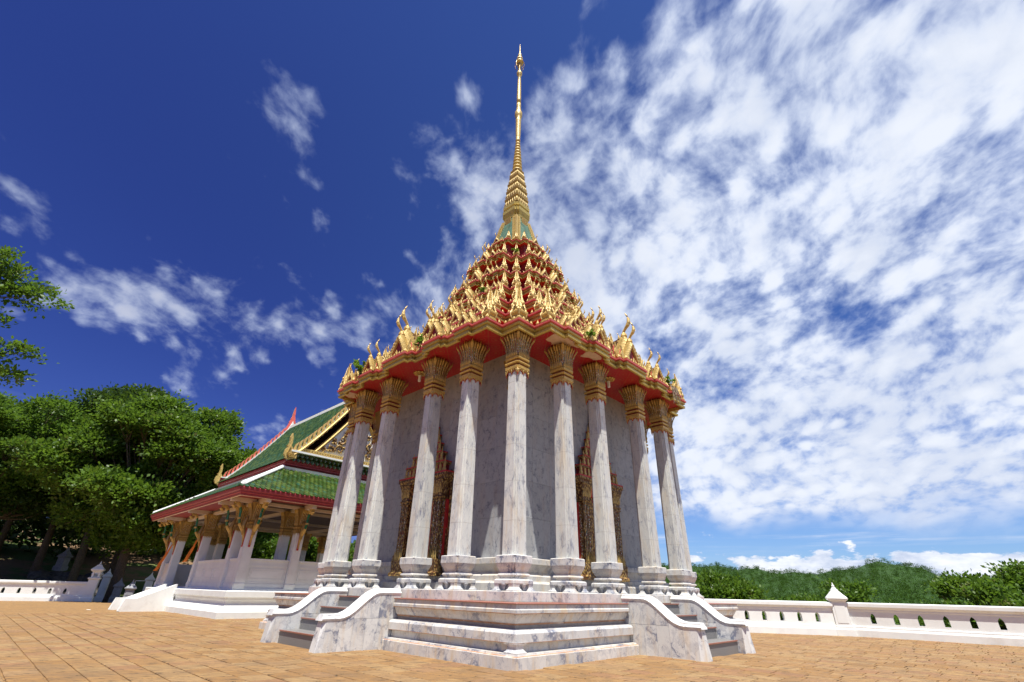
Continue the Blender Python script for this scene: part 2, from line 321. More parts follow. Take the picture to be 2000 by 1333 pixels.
# ------------------------------------------------------------------ mesh helpers
class MB:
    def __init__(s): s.v = []; s.f = []; s.m = []; s.mats = []
    def mi(s, mat):
        if mat not in s.mats: s.mats.append(mat)
        return s.mats.index(mat)
    def add(s, vs, fs, mat, T=None):
        o = len(s.v); k = s.mi(mat)
        if T is not None: vs = [T @ Vector(v) for v in vs]
        s.v += [tuple(v) for v in vs]; s.f += [tuple(i+o for i in f) for f in fs]; s.m += [k]*len(fs)
        return s
    def box(s, x0, x1, y0, y1, z0, z1, mat, T=None, bev=0):
        if not bev:
            vs = [(x, y, z) for z in (z0, z1) for x, y in ((x0, y0), (x1, y0), (x1, y1), (x0, y1))]
            fs = [(3, 2, 1, 0), (4, 5, 6, 7), (0, 1, 5, 4), (1, 2, 6, 5), (2, 3, 7, 6), (3, 0, 4, 7)]
            return s.add(vs, fs, mat, T)
        b = bev
        return s.sweep([(x0+b, y0+b), (x1-b, y0+b), (x1-b, y1-b), (x0+b, y1-b)], [(b, z0), (b, z1-b), (0, z1)], mat, T, caps=(1, 1))
    def sweep(s, poly, prof, mat, T=None, caps=(1, 1), capmat=None):
        """closed rectilinear polygon (CCW), profile list of (offset, z[, mat])"""
        n = len(poly); nor = []
        for i in range(n):
            x0, y0 = poly[i]; x1, y1 = poly[(i+1) % n]; L = math.hypot(x1-x0, y1-y0) or 1
            nor.append(((y1-y0)/L, -(x1-x0)/L))
        def ring(off, z):
            out = []
            for i in range(n):
                a, b = nor[i-1], nor[i]; d = 1+a[0]*b[0]+a[1]*b[1]
                if d < .05: d = .05
                out.append((poly[i][0]+off*(a[0]+b[0])/d, poly[i][1]+off*(a[1]+b[1])/d, z))
            return out
        rings = [ring(p[0], p[1]) for p in prof]
        for j in range(len(prof)-1):
            mm = prof[j][2] if len(prof[j]) > 2 else mat
            s.add(rings[j]+rings[j+1], [(i, (i+1) % n, n+(i+1) % n, n+i) for i in range(n)], mm, T)
        if caps[0]: s.add(rings[0], [tuple(range(n-1, -1, -1))], capmat or mat, T)
        if caps[1]: s.add(rings[-1], [tuple(range(n))], capmat or mat, T)
        return s
    def lathe(s, prof, n, mat, T=None, phase=0., sq=1.):
        vs = []; fs = []
        for r, z in prof:
            for i in range(n):
                a = 2*PI*i/n+phase; vs.append((r*math.cos(a), r*math.sin(a), z))
        for j in range(len(prof)-1):
            for i in range(n): fs.append((j*n+i, j*n+(i+1) % n, (j+1)*n+(i+1) % n, (j+1)*n+i))
        fs.append(tuple(range(n-1, -1, -1))); fs.append(tuple((len(prof)-1)*n+i for i in range(n)))
        return s.add(vs, fs, mat, T)
    def tube(s, pts, rad, n, mat, T=None, flat=1.):
        pts = [Vector(p) for p in pts]; vs = []; fs = []
        up = Vector((0, 0, 1))
        for i, p in enumerate(pts):
            d = (pts[min(i+1, len(pts)-1)]-pts[max(i-1, 0)]).normalized()
            a = d.cross(up if abs(d.z) < .95 else Vector((0, 1, 0))).normalized(); b = a.cross(d).normalized()
            r = rad[i] if isinstance(rad, (list, tuple)) else rad
            for k in range(n):
                t = 2*PI*k/n; vs.append(p+a*math.cos(t)*r*flat+b*math.sin(t)*r)
        for i in range(len(pts)-1):
            for k in range(n): fs.append((i*n+k, i*n+(k+1) % n, (i+1)*n+(k+1) % n, (i+1)*n+k))
        fs.append(tuple(range(n-1, -1, -1))); fs.append(tuple((len(pts)-1)*n+k for k in range(n)))
        return s.add(vs, fs, mat, T)
    def plate(s, out, t, mat, T=None, side=None):
        """outline in (x,z), extruded along y from -t/2 to t/2"""
        n = len(out); vs = [(x, -t/2, z) for x, z in out]+[(x, t/2, z) for x, z in out]
        s.add(vs, [tuple(range(n)), tuple(range(2*n-1, n-1, -1))], mat, T)
        s.add(vs, [((i+1) % n, i, n+i, n+(i+1) % n) for i in range(n)], side or mat, T)
        return s
    def mesh(s, name, smooth=False):
        me = bpy.data.meshes.new(name); me.from_pydata(s.v, [], s.f)
        for m in s.mats: me.materials.append(M[m] if isinstance(m, str) else m)
        me.polygons.foreach_set('material_index', s.m)
        if smooth: me.polygons.foreach_set('use_smooth', [True]*len(s.f))
        me.update(); return me
def obj(name, mb, parent=None, T=None, smooth=False, **props):
    me = mb.mesh(name, smooth) if isinstance(mb, MB) else mb
    o = bpy.data.objects.new(name, me); COL.objects.link(o); o.parent = parent
    if T is not None: o.matrix_basis = T
    for k, v in props.items(): o[k] = v
    return o
def empty(name, parent=None, T=None, **props):
    o = bpy.data.objects.new(name, None); COL.objects.link(o); o.parent = parent; o.empty_display_size = .3
    if T is not None: o.matrix_basis = T
    for k, v in props.items(): o[k] = v
    return o
def RZ(a): return Matrix.Rotation(a, 4, 'Z')
def TR(x, y, z): return Matrix.Translation((x, y, z))
def SC(x, y=None, z=None): return Matrix.Diagonal((x, y if y is not None else x, z if z is not None else x, 1))
def copy_tree(o, parent, T=None):
    c = o.copy(); COL.objects.link(c); c.parent = parent
    if T is not None: c.matrix_basis = T
    for ch in o.children: copy_tree(ch, c)
    return c

# ================================================================== GROUND
Q45 = RZ(-PI/4)          # temple frame: local x = u, local y = -v
def T2W(u, v, z=0): return Vector((S2*(u-v), -S2*(u+v), z))
def smooth(a, b, x): t = max(0, min(1, (x-a)/(b-a))); return t*t*(3-2*t)
def terr_h(x, y):
    """natural ground beyond the terrace"""
    left = smooth(-8, -30, x + .15*y)
    r = math.hypot(x+10, y+5)
    up = left*(smooth(50, 95, r)*7.5 + smooth(95, 260, r)*16)
    down = (1-left)*(-13*smooth(24, 60, math.hypot(x, y)))
    return -.22 + up + down + .25*math.sin(x*.13+1)*math.cos(y*.11)*smooth(45, 70, r)
def make_ground():
    mb = MB(); rs = [0, 12, 20, 26, 31, 36, 41, 46, 52, 58, 66, 75, 86, 100, 118, 140, 170, 210, 270, 360, 500, 800, 1500, 4000]
    n = 96; vs = []; fs = []
    for r in rs:
        for i in range(n):
            a = 2*PI*i/n; x, y = r*math.cos(a), r*math.sin(a); vs.append((x, y, terr_h(x, y) if r > 20 else -.3))
    for j in range(len(rs)-1):
        for i in range(n): fs.append((j*n+i, j*n+(i+1) % n, (j+1)*n+(i+1) % n, (j+1)*n+i))
    mb.add(vs, fs, 'soil'); obj('ground', mb, None, smooth=True, kind='structure')
make_ground()

# terrace outline in world coordinates: stops just behind the two boundary walls
TERR = [(-46, 22.6), (-38.3, 27.6), (-35.4, 24.8), (-31, 26), (-10, 40), (2, 22), (11.6, 5.6), (17.5, 4.25), (23.2, -1.), (26, -6), (27, -25), (15, -42), (-25, -42), (-50, -15), (-60, 13)]
def inside(x, y, poly=TERR):
    c = False; n = len(poly)
    for i in range(n):
        x0, y0 = poly[i]; x1, y1 = poly[(i+1) % n]
        if (y0 > y) != (y1 > y) and x < (x1-x0)*(y-y0)/(y1-y0)+x0: c = not c
    return c
def make_paving():
    mb = MB(); n = len(TERR)
    mb.add([(x, y, -.03) for x, y in TERR]+[(x, y, -1.2) for x, y in TERR], [tuple(range(n-1, -1, -1))]+[((i+1) % n, i, n+i, n+(i+1) % n) for i in range(n)], 'grout')
    pav = obj('paving', mb, None, kind='structure')
    Lu, Lv, g = .70, .545, .019
    rng = random.Random(3)
    def paver_mb(j):
        m = MB(); r = random.Random(j); dx, dy = (Lu-g)/2, (Lv-g)/2
        c = [(-dx+r.uniform(0, .012), -dy+r.uniform(0, .014)), (dx-r.uniform(0, .012), -dy+r.uniform(0, .014)), (dx-r.uniform(0, .012), dy-r.uniform(0, .014)), (-dx+r.uniform(0, .012), dy-r.uniform(0, .014))]
        t = .014
        vs = [(x, y, -.028) for x, y in c]+[(x, y, -.009) for x, y in c]+[(x-t*(1 if x > 0 else -1), y-t*(1 if y > 0 else -1), r.uniform(-.0035, .0035)) for x, y in c]
        fs = [(0, 1, 5, 4), (1, 2, 6, 5), (2, 3, 7, 6), (3, 0, 4, 7), (4, 5, 9, 8), (5, 6, 10, 9), (6, 7, 11, 10), (7, 4, 8, 11), (8, 9, 10, 11)]
        m.add(vs, fs, 'brick'); return m
    protos = [paver_mb(j) for j in range(8)]; meshes = [p.mesh('paver') for p in protos]
    cells = []
    for iv in range(-70, 90):
        off = rng.uniform(0, Lu) if True else 0
        for iu in range(-110, 90):
            u, v = iu*Lu+off, iv*Lv+.27
            w = T2W(u, v); dx, dy = w.x-CAM.x, w.y-CAM.y; d = math.hypot(dx, dy)
            if d > 40 or not inside(w.x, w.y): continue
            if abs(u) < 7.1 and abs(v) < 7.1: continue
            if (abs(u) < 1.8 and abs(v) < 9.2) or (abs(v) < 1.8 and abs(u) < 9.2): continue
            if -33.2 < u < -15.7 and -7.2 < v < 6.4: continue
            ang = math.degrees(math.atan2(dx, dy))
            vis = abs(ang) < 51 and d > 5.2
            if abs(ang) > 75 and d > 10: continue
            if d > 30 and not vis: continue
            # hidden behind the temple plinth
            if u < 7.4 and v < 7.4 and u > -7.4 - 6 and v > -7.4 and abs(ang) < 22: continue
            cells.append((0 if vis else 1, d, u, v))
    cells.sort()
    rest = MB(); V = []; F = []
    for k, (nv, d, u, v) in enumerate(cells):
        j = rng.randrange(8); rot = rng.choice((0, PI)); z = rng.uniform(-.0045, .0045); w = T2W(u, v, z)
        T = Matrix.Translation(w) @ RZ(-PI/4+rot+rng.uniform(-.006, .006))
        if k < 295: obj('paver', meshes[j], pav, T)
        else:
            p = protos[j]; rest.add(p.v, p.f if d < 22 else [(4, 5, 6, 7)]*0+[p.f[-1]]+p.f[4:8], 'brick', T)
    obj('paver', rest, pav, kind='stuff')
    # beyond the individual pavers a plain sheet of the same stone
    far = MB(); pts = [p for p in TERR]
    far.add([(x, y, -.022) for x, y in pts], [tuple(range(len(pts)))], 'brick'); obj('far_paving', far, pav)
    # small fallen flower petals and grit
    leafm = MB(); leafm.lathe([(.004, 0), (.05, .006), (.035, .014), (.004, .016)], 7, 'white')
    o = obj('fallen_petal', leafm, None, Matrix.Translation((-26.6, 11.6, .01)) @ SC(3.0, 2., 1.5)); o['label'] = 'single white petal lying on the orange paving at far left'; o['category'] = 'petal'
make_paving()

# ================================================================== TEMPLE
temple = empty('temple', None, Q45, label='tall marble temple with ring of columns, tiered gilded roof and golden spire', category='temple')

def rect(h): return [(-h, -h), (h, -h), (h, h), (-h, h)]
def redent(h, n, steps=1):
    """square of half-size h whose corners step in by n (CCW)"""
    c = []
    if steps == 1: c = [(h-n, -h), (h-n, -h+n), (h, -h+n)]
    else: c = [(h-2*n, -h), (h-2*n, -h+n), (h-n, -h+n), (h-n, -h+2*n), (h, -h+2*n)]
    out = []
    for k in range(4):
        for x, y in c:
            for _ in range(k): x, y = -y, x
            out.append((x, y))
    return out
def from_face(pts):
    out = []
    for k in range(4):
        for x, y in pts:
            for _ in range(k): x, y = -y, x
            out.append((x, y))
    return out
def cornered(a, b, P): return from_face([(-b, -P), (b, -P), (b, -a), (a, -a), (a, -b)])
FR = [(1., .0), (.851, .17), (.676, 0.), (.588, .14), (.553, .28), (.353, .12), (.30, 0.), (.208, .2), (.158, .37)]
def roof_poly(a, b, P, k=1., lo=False):
    right = []
    prev = 0.
    # from the corner inwards
    seq = FR if not lo else [(1., 0.), (.62, .16), (.36, 0.), (.2, .3)]
    cur = seq[0][1]*k; right.append((b, -P-cur))
    for f, o in seq[1:]:
        right.append((b*f, -P-cur)); cur = o*k; right.append((b*f, -P-cur))
    left = [(-x, y) for x, y in right]
    face = left + right[::-1]
    return from_face(face + [(b, -a), (a, -a), (a, -b)])

# ---- plinth courses, cut into slabs
HG = 7.5
COURSES = [  # name, [(offset from HG, z)...], slab length
    ('plinth_slab', [(-.4, -.05), (0, -.05), (0, .235), (-.012, .25), (-.07, .262), (-.08, .30), (-.4, .30)], 1.12, 'marble_base'),
    ('riser_slab', [(-.5, .302), (-.30, .302), (-.30, .50), (-.5, .50)], 1.25, 'marble_base'),
    ('ledge_slab', [(-.6, .502), (-.17, .502), (-.155, .515), (-.155, .70), (-.19, .755), (-.43, .785), (-.6, .785)], 1.05, 'marble'),
    ('recess_slab', [(-.7, .787), (-.46, .787), (-.46, .86), (-.7, .86)], 1.3, 'marble_grey'),
    ('ogee_slab', [(-.7, .862), (-.45, .862), (-.42, .90), (-.40, .92), (-.345, 1.02), (-.30, 1.11), (-.7, 1.11)], 1.15, 'marble_base'),
    ('cornice_slab', [(-.7, 1.112), (-.245, 1.112), (-.235, 1.13), (-.235, 1.20), (-.262, 1.225), (-.262, 1.325), (-.7, 1.325)], 1.0, 'marble_base'),
    ('cap_slab', [(-1.2, 1.327), (-.24, 1.327), (-.232, 1.335), (-.232, 1.348), (-.24, 1.356), (-1.2, 1.356)], 1.6, 'nosing'),
]
RUST = {'plinth_slab': [(3, 4)], 'ledge_slab': [(1, 2)], 'cornice_slab': [(1, 2)], 'ogee_slab': [(1, 2)]}
def slab_course():
    for name, prof, L, mat in COURSES:
        w0 = 1.94; corner = HG + max(p[0] for p in prof)
        n = max(1, round((corner-w0)/L)); xs = [w0+(corner-w0)*i/n for i in range(n+1)]; g = .0028
        for side in (1, -1):
            for i in range(n):
                x0, x1 = xs[i]+g, xs[i+1]-g; last = i == n-1
                k = len(prof); vs = []
                for s_, x in ((0, x0), (1, x1)):
                    for o, z in prof:
                        xx = (HG+o if (last and s_) else x)
                        vs.append((side*xx, -(HG+o), z))
                fs = [(j, (j+1) % k, k+(j+1) % k, k+j) for j in range(k)]+[tuple(range(k-1, -1, -1)), tuple(range(k, 2*k))]
                m = MB(); m.add(vs, fs, mat)
                if name in RUST:
                    for (ja, jb) in RUST[name]:
                        (o1, z1), (o2, z2) = prof[ja], prof[jb]; q = []
                        for s_, x in ((0, x0), (1, x1)):
                            for o, z in ((o1, z1), (o2, z2)): q.append((side*((HG+o+.002) if (last and s_) else x), -(HG+o+.002), z))
                        m.add(q, [(0, 1, 3, 2)], 'rust')
                me = m.mesh(name)
                for r in range(4): obj(name, me, temple, RZ(r*PI/2))
    # dark core so that joints read as mortar
    core = MB(); core.box(-7.05, 7.05, -7.05, 7.05, -.05, 1.32, 'joint'); obj('plinth_core', core, temple)
    # carved lion-paw feet at the four corners
    for r in range(4):
        m = MB(); c = 7.36
        prof = [(0, .502), (0, .46), (-.03, .40), (-.035, .36), (0, .325), (.02, .303)]
        for ax in (0, 1):
            for j in range(len(prof)-1):
                pass
        c = 7.385; poly = [(c-.34, -c), (c, -c), (c, -c+.34), (c-.14, -c+.34), (c-.14, -c+.14), (c-.34, -c+.14)]
        m.sweep(poly, [(.03, .303), (.03, .325), (0, .345), (-.035, .39), (-.03, .45), (0, .50)], 'marble')
        m.sweep([(c-.42, -c+.01), (c-.30, -c+.01), (c-.30, -c+.13), (c-.42, -c+.13)], [(-.05, .46), (0, .50)], 'marble')
        m.sweep([(c-.13, -c+.30), (c-.01, -c+.30), (c-.01, -c+.42), (c-.13, -c+.42)], [(-.05, .46), (0, .50)], 'marble')
        obj('corner_foot', m, temple, RZ(r*PI/2))
slab_course()

# ---- upper floor slab with redented edge
def floor_slab():
    poly = cornered(6.22, 4.62, 6.90)
    m = MB(); m.sweep(poly, [(0, 1.358), (0, 1.60), (-.02, 1.625)], 'marble_base', caps=(0, 1), capmat='granite')
    obj('floor_slab', m, temple)
    # edge facing slabs
    n = len(poly)
    for i in range(n):
        x0, y0 = poly[i]; x1, y1 = poly[(i+1) % n]; L = math.hypot(x1-x0, y1-y0); k = max(1, round(L/1.05)); d = ((x1-x0)/L, (y1-y0)/L)
        ang = math.atan2(d[1], d[0])
        for j in range(k):
            a0, a1 = L*j/k+.003, L*(j+1)/k-.003
            mm = MB(); mm.box(a0, a1, -.014, .0, 1.362, 1.606, 'marble_base'); obj('edge_slab', mm, temple, TR(x0, y0, 0) @ RZ(ang))
floor_slab()

# ---- staircases
def staircase(r):
    T = RZ(r*PI/2)
    st = empty('staircase', temple, T)
    w = 1.5
    tr = [(0.352, 9.20), (.690, 8.56), (1.025, 7.93), (1.357, 7.30)]
    for i, (z, y) in enumerate(tr):
        z0 = 0 if i == 0 else tr[i-1][0]; m = MB()
        yb = 7.265 if i < 3 else 7.262
        m.box(-w, w, -y+.02, -yb, z0-.02 if i else -.05, z-.035, 'granite')
        m.box(-w, w, -y-.012, -y+.035, z-.034, z, 'nosing')
        m.box(-w, w, -y+.037, -yb, z-.034, z-.001, 'granite')
        obj('step', m, st)
    # balustrade coping path (y distance from centre, z of top)
    path = [(9.42, .93), (9.05, .93), (8.93, .945), (8.78, 1.0), (8.62, 1.10), (8.45, 1.235), (8.28, 1.37), (8.12, 1.485), (7.97, 1.565), (7.82, 1.605), (7.66, 1.615), (7.3, 1.615), (6.98, 1.615)]
    for sgn in (1, -1):
        b = MB()
        # moulded coping: cross-section swept along path
        cs = [(-.20, -.17), (-.215, -.12), (-.19, -.10), (-.15, -.06), (-.145, -.03), (-.115, .0), (.115, .0), (.145, -.03), (.15, -.06), (.19, -.10), (.215, -.12), (.20, -.17)]
        k = len(cs); vs = []
        ext = [(9.50, path[0][1])]+path
        for i, (y, z) in enumerate(ext):
            y0, z0 = ext[max(0, i-1)]; y1, z1 = ext[min(len(ext)-1, i+1)]
            dy, dz = y1-y0, z1-z0; L = math.hypot(dy, dz) or 1; ny, nz = dz/L, -dy/L   # normal pointing up
            if nz < 0: ny, nz = -ny, -nz
            for x, h in cs:
                hh = h if i else h
                vs.append((x, -(y+ny*h) if i else -(y+.06*(-h)/.17), z+nz*h))
        fs = [(i*k+j, i*k+(j+1) % k, (i+1)*k+(j+1) % k, (i+1)*k+j) for i in range(len(ext)-1) for j in range(k)]
        fs += [tuple(range(k)), tuple(range(len(vs)-1, len(vs)-k-1, -1))]
        b.add(vs, fs, 'coping')
        bal = obj('balustrade', b, st, TR(sgn*1.715, 0, 0))
        # body in upright slabs below the coping
        def ztop(y):
            for (ya, za), (yb, zb) in zip(ext, ext[1:]):
                if yb <= y <= ya: return za+(zb-za)*(ya-y)/(ya-yb) - .165/max(.5, math.cos(math.atan2(zb-za, ya-yb)))*1.0
            return path[0][1]-.165
        ys = [9.56, 9.40, 8.98, 8.55, 8.13, 7.72, 7.27, 6.98]
        for i in range(len(ys)-1):
            ya, yb = ys[i]-.003, ys[i+1]+.003; hx = .188
            if i == 0:      # battered, chamfered end post
                m = MB(); m.add([(-.17, -9.60, -.05), (.17, -9.60, -.05), (.205, -9.40, -.05), (-.205, -9.40, -.05), (-.12, -9.50, .762), (.12, -9.50, .762), (.188, -9.403, .762), (-.188, -9.403, .762)],
                      [(3, 2, 1, 0), (4, 5, 6, 7), (0, 1, 5, 4), (1, 2, 6, 5), (2, 3, 7, 6), (3, 0, 4, 7)], 'marble')
                obj('end_slab', m, bal); continue
            n = 5; top = [(ya+(yb-ya)*j/n, ztop(ya+(yb-ya)*j/n)+.004) for j in range(n+1)]
            zm = .62 if i == 4 else (.60 if i >= 4 else None)
            def slab(lo, tp):
                out = [(-ya, lo), (-yb, lo)]+[(-y, z) for y, z in reversed(tp)]
                mm = MB(); q = len(out)
                vs = [(-hx-.017*(1-min(1, max(0, z)/.8)), y, z) for y, z in out]+[(hx+.017*(1-min(1, max(0, z)/.8)), y, z) for y, z in out]
                mm.add(vs, [tuple(range(q)), tuple(range(2*q-1, q-1, -1))]+[((a+1) % q, a, q+a, q+(a+1) % q) for a in range(q)], 'marble'); obj('side_slab', mm, bal)
            if i >= 3:
                slab(-.05, [(ya, .797), (yb, .797)]); slab(.803, top)
            else: slab(-.05, top)
    return st
for r in range(4): staircase(r)

# ---- cella
CW = 4.85; Z0 = 1.625; ZS = 10.22
def cella():
    core = MB(); core.box(-CW+.03, CW-.03, -CW+.03, CW-.03, Z0, 11.2, 'joint'); obj('wall_core', core, temple)
    rows = [2.62, 3.9, 5.15, 6.40, 7.65, 8.95, ZS+.03]; nc = 10; meshes = {}
    for r in range(4):
        for j in range(6):
            for i in range(nc):
                x0 = -CW+2*CW*i/nc; x1 = x0+2*CW/nc
                if abs((x0+x1)/2) < .9 and j < 2: continue
                key = (j, i == 0, i == nc-1)
                T = RZ(r*PI/2) @ TR((x0+x1)/2, -CW, rows[j])
                if key not in meshes:
                    m = MB(); hw = CW/nc-.0025; h = rows[j+1]-rows[j]
                    m.box(-hw, hw, -.006, .028, .003, h-.003, 'marble_grey'); meshes[key] = m.mesh('wall_panel')
                obj('wall_panel', meshes[key], temple, T)
    # base mouldings, stepping forward at each corner pilaster
    poly = from_face([(-4.86, -4.90), (-3.7, -4.90), (-3.7, -4.88), (3.7, -4.88), (3.7, -4.90), (4.86, -4.90), (4.86, -4.86), (4.90, -4.86)])
    m = MB()
    m.sweep(from_face([(-5.0, -4.92), (-3.95, -4.92), (-3.95, -4.86), (3.95, -4.86), (3.95, -4.92), (4.92, -4.92)][1:]),
            [(.36, Z0), (.36, 1.84), (.30, 1.90), (.25, 1.905), (.25, 2.06), (.20, 2.10), (.08, 2.12), (.07, 2.18), (.09, 2.19), (.10, 2.22), (.16, 2.34), (.20, 2.40), (.25, 2.42), (.25, 2.58), (.22, 2.60), (.0, 2.62)], 'marble_base', caps=(0, 1))
    obj('wall_base_moulding', m, temple)
    # gilded corner capitals of the cella
    for r in range(4):
        m = MB()
        m.sweep(redent(.20, .05), [(.02, 8.2), (.05, 8.35), (.03, 8.5), (.08, 8.62), (.05, 8.8), (.09, 9.2), (.19, 9.75)], 'gold_dark', T=TR(CW-.12, -CW+.12, 0))
        obj('corner_capital', m, temple, RZ(r*PI/2))
cella()

# ---- columns
def petal(m, T, h, w, flare, gold, gem, n=5, tip=.16):
    """lotus petal standing up along z, leaning to -y at the top; T places its foot"""
    L = []; R = []; Cc = []
    for i in range(n+1):
        t = i/n; y = -flare*(t**2.6); z = h*(1-tip)*t; ww = w*(.5+.18*math.sin(t*PI*.9)+.10*t)
        L.append((-ww, y, z)); R.append((ww, y, z)); Cc.append((0, y-.028, z))
    top = (0, -flare*1.12, h)
    vs = L+R+Cc+[top]; N_ = n+1; fs = []; 
    for i in range(n): fs += [(i, 2*N_+i, 2*N_+i+1, i+1), (2*N_+i, N_+i, N_+i+1, 2*N_+i+1)]
    fs += [(n, 2*N_+n, 3*N_), (2*N_+n, N_+n, 3*N_)]
    m.add(vs, fs, gold, T)
    # mosaic strip
    s_ = []; 
    for i in range(n):
        t = i/n; y = -flare*(t**2.6)-.034; z = h*(1-tip)*t*.98+.02; ww = w*.26*(1+.3*t)
        s_ += [(-ww, y+.004, z), (ww, y+.004, z)]
    m.add(s_, [(2*i, 2*i+1, 2*i+3, 2*i+2) for i in range(n-1)], gem, T)
def column_proto():
    sh = MB(); pr_ = [(0, 2.58)]
    for zz in (3.55, 4.75, 5.95, 7.15, 8.2):
        o_ = -.034*(zz-2.58)/6.04; pr_ += [(o_, zz-.003, 'joint'), (o_-.003, zz-.0015, 'joint'), (o_-.003, zz+.0015, 'joint'), (o_, zz+.003)]
    sh.sweep(redent(.312, .054, 2), pr_+[(-.034, 8.62)], 'marble_col')
    col = obj('column', sh, temple)
    ba = MB()
    ba.sweep(redent(.39, .05), [(.03, 2.555), (.0, 2.575), (-.08, 2.582)], 'marble_base', caps=(0, 1))
    ba.sweep(redent(.42, .06), [(.0, 2.36), (.0, 2.555)], 'marble')
    ba.sweep(redent(.33, .05), [(-.02, 2.10), (-.02, 2.14), (.0, 2.145), (.01, 2.19), (.05, 2.26), (.075, 2.34), (.075, 2.362)], 'marble_base', caps=(1, 0))
    ba.sweep(redent(.33, .05), [(-.02, 2.0), (.02, 2.01), (.04, 2.04), (.02, 2.08), (-.02, 2.10)], 'marble_base')
    ba.sweep(redent(.33, .05), [(-.03, 1.93), (-.03, 2.002)], 'marble_base')
    ba.sweep(redent(.42, .06), [(-.0, 1.80), (.02, 1.825), (.02, 1.90), (-.02, 1.935)], 'marble')
    ba.sweep(redent(.36, .05), [(0, 1.625), (0, 1.81)], 'marble_grey')
    for k in range(4):      # paw feet with a hanging bud between them
        T = RZ(k*PI/2)
        L = [(.20, -.43), (.375, -.43), (.375, -.375), (.43, -.375), (.43, -.20), (.30, -.20), (.30, -.30), (.20, -.30)]
        ba.sweep(L, [(.055, 1.627), (.055, 1.645), (.02, 1.67), (-.01, 1.73), (.0, 1.80), (.0, 1.812)], 'marble', T)
        ba.lathe([(.01, 1.635), (.022, 1.66), (.03, 1.70), (.05, 1.74), (.085, 1.79), (.085, 1.812)], 6, 'marble', T @ TR(0, -.395, 0))
    obj('base', ba, col)
    ca = MB()
    # toothed collar hanging over the shaft
    for k in range(4):
        for x, w, h in ((-.20, .055, .16), (-.10, .05, .13), (0, .07, .20), (.10, .05, .13), (.20, .055, .16), (-.27, .04, .26), (.27, .04, .26)):
            T = RZ(k*PI/2) @ TR(x, -.29, 8.72)
            ca.add([(-w, 0, 0), (w, 0, 0), (w*.8, -.02, -h*.5), (0, -.015, -h), (-w*.8, -.02, -h*.5), (0, -.05, -h*.35)], [(0, 1, 5), (1, 2, 5), (2, 3, 5), (3, 4, 5), (4, 0, 5)], 'gold', T)
            ca.add([(-w*1.2, .012, .02), (w*1.2, .012, .02), (w*1.05, .0, -h*.62), (0, .003, -h*1.22), (-w*1.05, .0, -h*.62)], [(0, 1, 2, 3, 4)], 'red', T)
    ca.sweep(redent(.29, .05), [(.0, 8.66, 'gold'), (.045, 8.70, 'gold'), (.05, 8.80, 'gold_dark'), (-.01, 8.82, 'red_deep'), (-.015, 8.875, 'gold_dark'), (.035, 8.89, 'gold'), (.06, 8.93, 'gold'), (.055, 8.97, 'gold_dark'), (-.01, 8.99, 'red_deep'), (-.015, 9.05, 'gold_dark'), (.03, 9.07, 'gold'), (.05, 9.10, 'gold'), (.05, 9.17, 'gold_dark'), (.0, 9.24)], 'gold_dark')
    ca.sweep(redent(.28, .05), [(.0, 9.2), (-.01, 9.7), (.05, 10.05), (.08, 10.15)], 'gold_dark')
    for k in range(4):
        for x, dz, h, fl in ((-.245, 0, .90, .20), (-.165, .02, .93, .17), (-.083, 0, .94, .15), (0, .02, .99, .14), (.083, 0, .94, .15), (.165, .02, .93, .17), (.245, 0, .90, .20)):
            T = RZ(k*PI/2) @ TR(x, -.30, 9.22+dz) @ Matrix.Rotation(x*1.1, 4, 'Z') @ Matrix.Rotation(-x*-.55, 4, 'Y')
            petal(ca, T, h, .056, fl, 'gold_dark' if abs(x) > .1 else 'gold', 'mosaic')
            # short lower petal
            T2 = RZ(k*PI/2) @ TR(x, -.325, 9.2); ca.add([(-.034, 0, 0), (.034, 0, 0), (.03, -.02, .13), (0, -.02, .24), (-.03, -.02, .13), (0, -.05, .1)], [(0, 1, 5), (1, 2, 5), (2, 3, 5), (3, 4, 5), (4, 0, 5)], 'gold', T2)
        T = RZ(k*PI/2+PI/4) @ TR(0, -.385, 9.22); petal(ca, T, .93, .06, .25, 'gold', 'mosaic')
    obj('capital', ca, col)
    return col
A_, P_, B_, C_ = 5.702, 6.32, 3.86, 1.60
colpos = []
for k in range(4):
    for x, y in ((-B_, -P_), (-C_, -P_), (C_, -P_), (B_, -P_), (A_, -A_)):
        for _ in range(k): x, y = -y, x
        colpos.append((x, y, k))
c0 = column_proto()
for i, (x, y, k) in enumerate(colpos):
    T = TR(x, y, 0) @ RZ(k*PI/2)
    if i == 0: c0.matrix_basis = T
    else: copy_tree(c0, temple, T)

